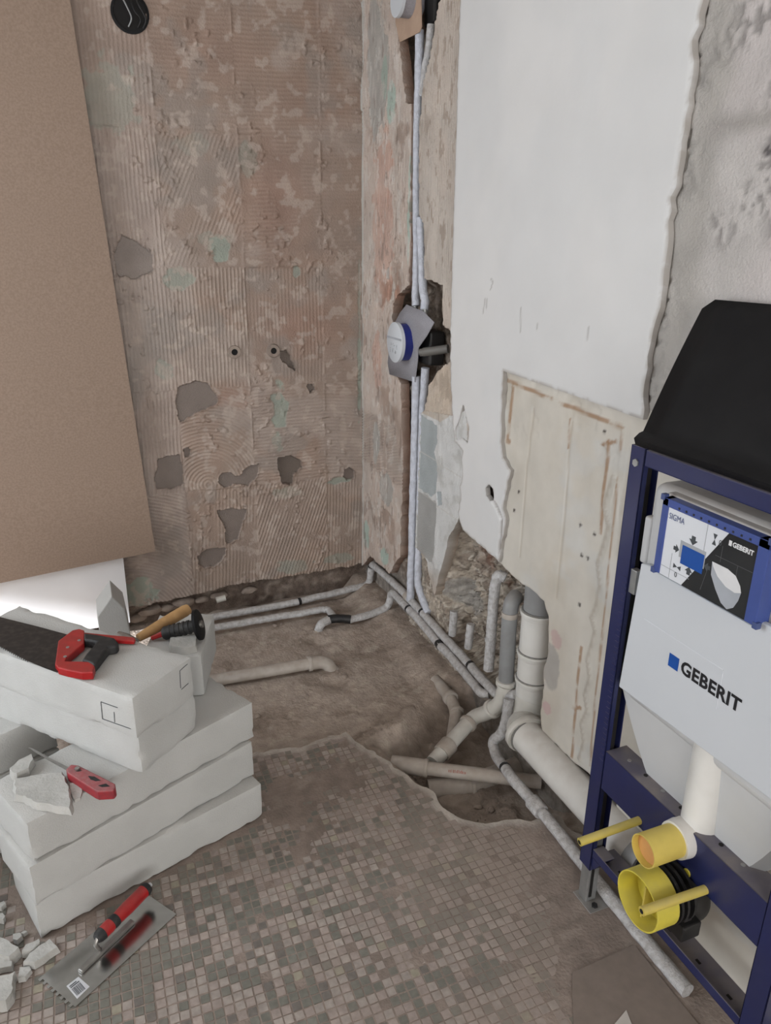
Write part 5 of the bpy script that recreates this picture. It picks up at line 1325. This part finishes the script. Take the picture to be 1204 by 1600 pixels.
def arrow(cx, cy, dx, dy, s=.05):
    d = np.array([dx, dy], float); n = np.array([-dy, dx], float); c_ = np.array([cx, cy]); ax = np.array([1, W_ / H_])
    pts = [c_ + ax * (d * s), c_ + ax * (n * s), c_ + ax * (n * s * .45), c_ + ax * (n * s * .45 - d * s * .7), c_ + ax * (-n * s * .45 - d * s * .7), c_ + ax * (-n * s * .45), c_ + ax * (-n * s)]
    cpoly('arrow', [tuple(p) for p in pts], 'ink_grey', .0006, card)
arrow(.34, .30, 0, 1); arrow(.155, .53, 1, 0, .04); arrow(.54, .57, -1, 0, .04); arrow(.34, .76, 0, -1, .045)
for c_, ax in (((.565, .165), 'v'), ((.20, .78), 'h')):
    if ax == 'v':
        cpoly('mark_triangle', [(c_[0] - .022, c_[1] - .075), (c_[0] + .022, c_[1] - .075), (c_[0], c_[1])], 'ink_grey', .0006, card)
        cpoly('mark_triangle', [(c_[0] - .022, c_[1] + .075), (c_[0] + .022, c_[1] + .075), (c_[0], c_[1])], 'ink_grey', .0006, card)
    else:
        cpoly('mark_triangle', [(c_[0] - .045, c_[1] - .035), (c_[0] - .045, c_[1] + .035), (c_[0], c_[1])], 'ink_grey', .0006, card)
        cpoly('mark_triangle', [(c_[0] + .045, c_[1] - .035), (c_[0] + .045, c_[1] + .035), (c_[0], c_[1])], 'ink_grey', .0006, card)
def ctext(txt, u, v, w, h, mat, bold):
    y, z = cp(u, v); return lettering(txt, (XK - .0008, y, z), (0, -1, 0), (0, 0, 1), w * W_, h * H_, mat, card, bold)
ctext('SIGMA', .02, .155, .19, .085, 'ink_navy', .0)
ctext('0', .615, .21, .030, .075, 'ink_grey', .0); ctext('0', .185, .93, .030, .075, 'ink_grey', .0)
ctext('GEBERIT', .755, .155, .215, .070, 'ink_white', .04); cpoly('logo_square', [(.715, .085), (.745, .085), (.745, .155), (.715, .155)], 'ink_white', .0008, card)
# wall-hung bowl printed on the card
lid = [(.58, .46), (.75, .46), (.84, .50), (.90, .60), (.92, .68), (.86, .72), (.76, .70), (.66, .62), (.60, .52)]
bowl = [(.58, .46), (.60, .52), (.66, .62), (.76, .70), (.86, .72), (.92, .68), (.905, .80), (.87, .92), (.81, .985), (.74, .94), (.66, .80), (.59, .64)]
cpoly('bowl_print', bowl, 'ink_shade', .0007, card); cpoly('lid_print', lid, 'ink_white', .0009, card)
# yellow protection plugs and black soil bend
def hollow(name, p, d, r, L, th, mat, parent, closed=None, cmat=None, cdepth=.01):
    p = Vector(p); d = Vector(d).normalized(); a = Vector((0, 0, 1)); up_ = (a - d * a.dot(d)).normalized(); w = d.cross(up_); n = 36; m = MB(); vs_ = []
    for rr_, t_ in ((r, 0), (r, L), (r - th, L), (r - th, cdepth)):
        vs_ += [p + d * t_ + (up_ * math.cos(2 * math.pi * k / n) + w * math.sin(2 * math.pi * k / n)) * rr_ for k in range(n)]
    fs_ = []
    for s_ in range(3):
        for k in range(n): fs_.append((s_ * n + k, s_ * n + (k + 1) % n, (s_ + 1) * n + (k + 1) % n, (s_ + 1) * n + k))
    fs_.append(tuple(3 * n + k for k in range(n)))
    m.add(vs_, fs_); o = m.build(name, mat, parent, smooth=45); return o
DIR = Vector((-1, 0, 0))
def plug_pt(px, py, x): q = onX(px, py, x); return Vector(q)
# upper plug
u1 = plug_pt(1004, 1330, XF - .100); 
hollow('flush_plug', (XF - .018, u1.y, u1.z), DIR, .034, .082, .0022, 'yellow_cap', fr, cdepth=.060)
MB().tube([(XF - .085, u1.y, u1.z), (XF - .084, u1.y, u1.z)], .0315, 30).build('plug_disc', 'orange_disc', fr)
MB().tube([(XF + .01, u1.y, u1.z), (XF - .002, u1.y, u1.z), (XF - .020, u1.y, u1.z)], [.041, .041, .039], 30).build('flush_socket', 'pipe_clean', fr, smooth=40)
# lower plug
u2 = plug_pt(995, 1408, XF - .105)
lw = hollow('soil_plug', (XF - .050, u2.y, u2.z), DIR, .061, .055, .003, 'yellow_bright', fr, cdepth=.006)
MB().box((XF - .088, u2.y - .002, u2.z - .05), (XF - .058, u2.y + .002, u2.z + .03)).build('plug_rib', 'yellow', lw)
MB().tube(resample(fillet([(hx + .006, -2.125, hz - .004), (XF + .075, u2.y + .02, (hz + u2.z) / 2), (XF + .0, u2.y, u2.z), (XF - .044, u2.y, u2.z)], .05, 10), .012), .047, 30).build('soil_bend', 'plastic_black', fr, smooth=45)
for t_ in (-.045, -.030, -.012): MB().tube([(XF + t_, u2.y, u2.z), (XF + t_ + .006, u2.y, u2.z)], .0625, 32).build('bend_ring', 'plastic_black', fr, smooth=45)
MB().box((XF - .03, u2.y - .06, u2.z - .085), (XF + .02, u2.y + .02, u2.z - .045)).build('clamp', 'plastic_black', fr, bevel=.004)
m = MB()
for k in range(9):
    a = -.3 - k * .28; m.box((XF - .022, u2.y + math.cos(a) * .058 - .005, u2.z + math.sin(a) * .058 - .005), (XF - .004, u2.y + math.cos(a) * .058 + .005, u2.z + math.sin(a) * .058 + .005))
m.build('clamp_teeth', 'plastic_black', fr)
# fixing rods in yellow sleeves
for (e0, e1) in (((995, 1283), (905, 1316)), ((1098, 1391), (1002, 1424))):
    a = onX(*e0, XF - .004); b_ = onX(*e1, XF - .150); b_ = np.array([XF - .125, a[1], a[2]]) if False else b_
    q = MB().tube([Vector(a) + (Vector(a) - Vector(b_)).normalized() * .03, b_], .0092, 16).build('fixing_rod', 'yellow', fr, smooth=50)
    dd_ = (Vector(b_) - Vector(a)).normalized(); MB().tube([Vector(b_) + dd_ * .0002, Vector(b_) + dd_ * .001], .005, 12).build('bore', 'void', q)
q = onX(1072, 1364, XF - .001); MB().tube([(XF + .001, q[1], q[2]), (XF - .0015, q[1], q[2])], .009, 20).build('warning_dot', 'yellow_bright', cb)
q = onX(990, 908, XF + .01); MB().box((XF + .004, q[1] - .012, q[2] - .028), (XF + .020, q[1] + .008, q[2] + .028)).build('clip', 'zinc', fr, bevel=.002)

# ---- black cover sheet lying from the frame top to the wall
y0a = onX(1001, 690, XF)[1]; tl = onX(1118, 468, -.02); tl2 = onX(1096, 492, -.03)
nb = 14; V_ = []; m = MB()
xb, zb_c = XF - .006, 1.222
xt, zt_c = -.022, tl[2]
yl = lambda t: y0a + (tl2[1] - y0a) * min(t / .93, 1.0) - (0 if t < .93 else (t - .93) / .07 * abs(tl[1] - tl2[1]))
yr_ = -2.62
rows = []
prof = [(xb + .012, zb_c - .004), (xb - .004, zb_c - .002), (xb - .010, zb_c + .012), (xb + .002, zb_c + .022)]
for x, z in prof: rows.append((x, z, y0a + .004))
for k in range(nb + 1):
    t_ = k / nb; rows.append((xb + .008 + (xt - xb - .008) * t_ - .004 * math.sin(t_ * math.pi), zb_c + .026 + (zt_c - zb_c - .026) * t_, yl(t_)))
ncol = 10
V_ = [(x, y + (yr_ - y) * c_ / ncol, z) for x, z, y in rows for c_ in range(ncol + 1)]
F_ = [(i * (ncol + 1) + c_, i * (ncol + 1) + c_ + 1, (i + 1) * (ncol + 1) + c_ + 1, (i + 1) * (ncol + 1) + c_) for i in range(len(rows) - 1) for c_ in range(ncol)]
m.add(V_, F_); cv = m.build('cistern_cover', 'cover_black', None, smooth=60)
sd_ = cv.modifiers.new('solid', 'SOLIDIFY'); sd_.thickness = .006; sd_.offset = -1
tag(cv, 'black plastic cover sheet leaning from the frame top to the wall', 'cover')

# ---- loose stones and crumbs
def stone(px, py, z, s, label, group, seed, mat='stone'):
    r = random.Random(seed); q = onZ(px, py, z); bm = bmesh.new(); bmesh.ops.create_icosphere(bm, subdivisions=2, radius=1)
    a, b, c_ = s * r.uniform(.8, 1.3), s * r.uniform(.55, .9), s * r.uniform(.4, .65)
    for v in bm.verts:
        n = .75 + .5 * float(vnoise(np.array(v.co.x * 1.7 + seed), np.array(v.co.y * 1.7 + v.co.z * 2.3), seed)); v.co = Vector((v.co.x * a * n, v.co.y * b * n, v.co.z * c_ * n + c_ * .5))
    bmesh.ops.rotate(bm, verts=bm.verts, cent=(0, 0, 0), matrix=Matrix.Rotation(r.uniform(0, 6), 3, 'Z'))
    me = bpy.data.meshes.new('stone'); bm.to_mesh(me); bm.free(); me.materials.append(MATS[mat]); me.shade_smooth(); me.set_sharp_from_angle(angle=math.radians(40))
    o = bpy.data.objects.new('stone', me); COL.objects.link(o); 
    x, y = q[0], q[1]; h = -.02 + float(floor_h(np.array([x]), np.array([y]))[0])
    if inpoly(np.array([x]), np.array([y]), SLAB)[0]: h = .001
    o.location = (x, y, h)
    return tag(o, label, 'stone', group)
for i, (px, py, s) in enumerate(((402, 1122, .016), (429, 978, .018), (440, 975, .010), (538, 1057, .016), (770, 1232, .017), (748, 1226, .013), (700, 1010, .010), (470, 1005, .008), (590, 1100, .008), (480, 1090, .007), (610, 1025, .007), (560, 1030, .008))):
    lb = ['pale pebble on the subfloor beside the right end of the block stack', 'flat pale stone on the subfloor in front of the twin floor pipes', 'small stone touching the flat pale stone near the twin floor pipes', 'grey stone lying against the elbow of the subfloor waste pipe',
          'longer of the two stones at the bottom of the pit', 'shorter of the two stones at the bottom of the pit', 'small stone at the foot of the right wall below the twin wall pipes', 'tiny stone on the subfloor between the floor bend and the waste pipe',
          'tiny stone on the subfloor between the waste pipe elbow and the pit', 'tiny stone in front of the waste pipe on the subfloor', 'tiny stone below the floor bend near the right wall', 'tiny stone behind the waste pipe elbow'][i]
    stone(px, py, -.02, s, lb, 'loose stones on the subfloor', 200 + i)
for i, (px, py, s) in enumerate(((343, 931, .034), (316, 937, .026), (288, 941, .040), (262, 950, .028), (236, 954, .042), (214, 966, .034), (222, 946, .024), (390, 922, .030))):
    r = random.Random(300 + i); q = onY(px, py, .02); bm = bmesh.new(); bmesh.ops.create_icosphere(bm, subdivisions=2, radius=1)
    for v in bm.verts:
        n = .8 + .4 * float(vnoise(np.array(v.co.x * 1.7 + i), np.array(v.co.y * 1.7 + v.co.z * 2.3), i)); v.co = Vector((v.co.x * s * r.choice((1.0, 1.02, 1.05)) * 1.3 * n, v.co.y * s * .8 * n, v.co.z * s * .62 * n))
    me = bpy.data.meshes.new('stone'); bm.to_mesh(me); bm.free(); me.materials.append(MATS['stone']); me.shade_smooth(); me.set_sharp_from_angle(angle=math.radians(40))
    o = bpy.data.objects.new('stone', me); COL.objects.link(o); o.location = [float(c_) for c_ in q + np.array([0, .016, -.006])]; o.parent = wall_back
# white pipe offcut by the back wall
q0 = onZ(338, 938, .05); q1 = onZ(352, 934, .055)
pipe_run('pipe_offcut', [q0, q1], .014, 'pipe_white', 'short white pipe stub beside the rubble at the foot of the back wall', seed=3)
# gravel in the pit and around the floor holes
m = MB(); rr = random.Random(9)
def crumb(x, y, s):
    z = -.02 + float(floor_h(np.array([x]), np.array([y]))[0]); a = rr.uniform(0, 6)
    V_ = [(x + math.cos(a + k * 2.1) * s, y + math.sin(a + k * 2.1) * s, z - s * .3) for k in range(3)] + [(x + rr.uniform(-.3, .3) * s, y, z + s * rr.uniform(.5, 1))]
    m.add(V_, [(0, 1, 3), (1, 2, 3), (2, 0, 3), (2, 1, 0)])
for (px, py, n, spx) in ((720, 1260, 110, 45), (660, 1190, 60, 30), (520, 1062, 40, 22), (590, 1150, 60, 25), (600, 1140, 30, 18), (500, 992, 20, 14), (780, 1240, 70, 30), (640, 1030, 60, 60), (480, 1080, 50, 80)):
    for k in range(n):
        q = onZ(px + rr.gauss(0, spx * .5), py + rr.gauss(0, spx * .25), -.04)
        if not inpoly(np.array([q[0]]), np.array([q[1]]), SLAB)[0]: crumb(q[0], q[1], rr.uniform(.002, .006))
g = m.build('gravel', 'stone', floor); g['kind'] = 'stuff'
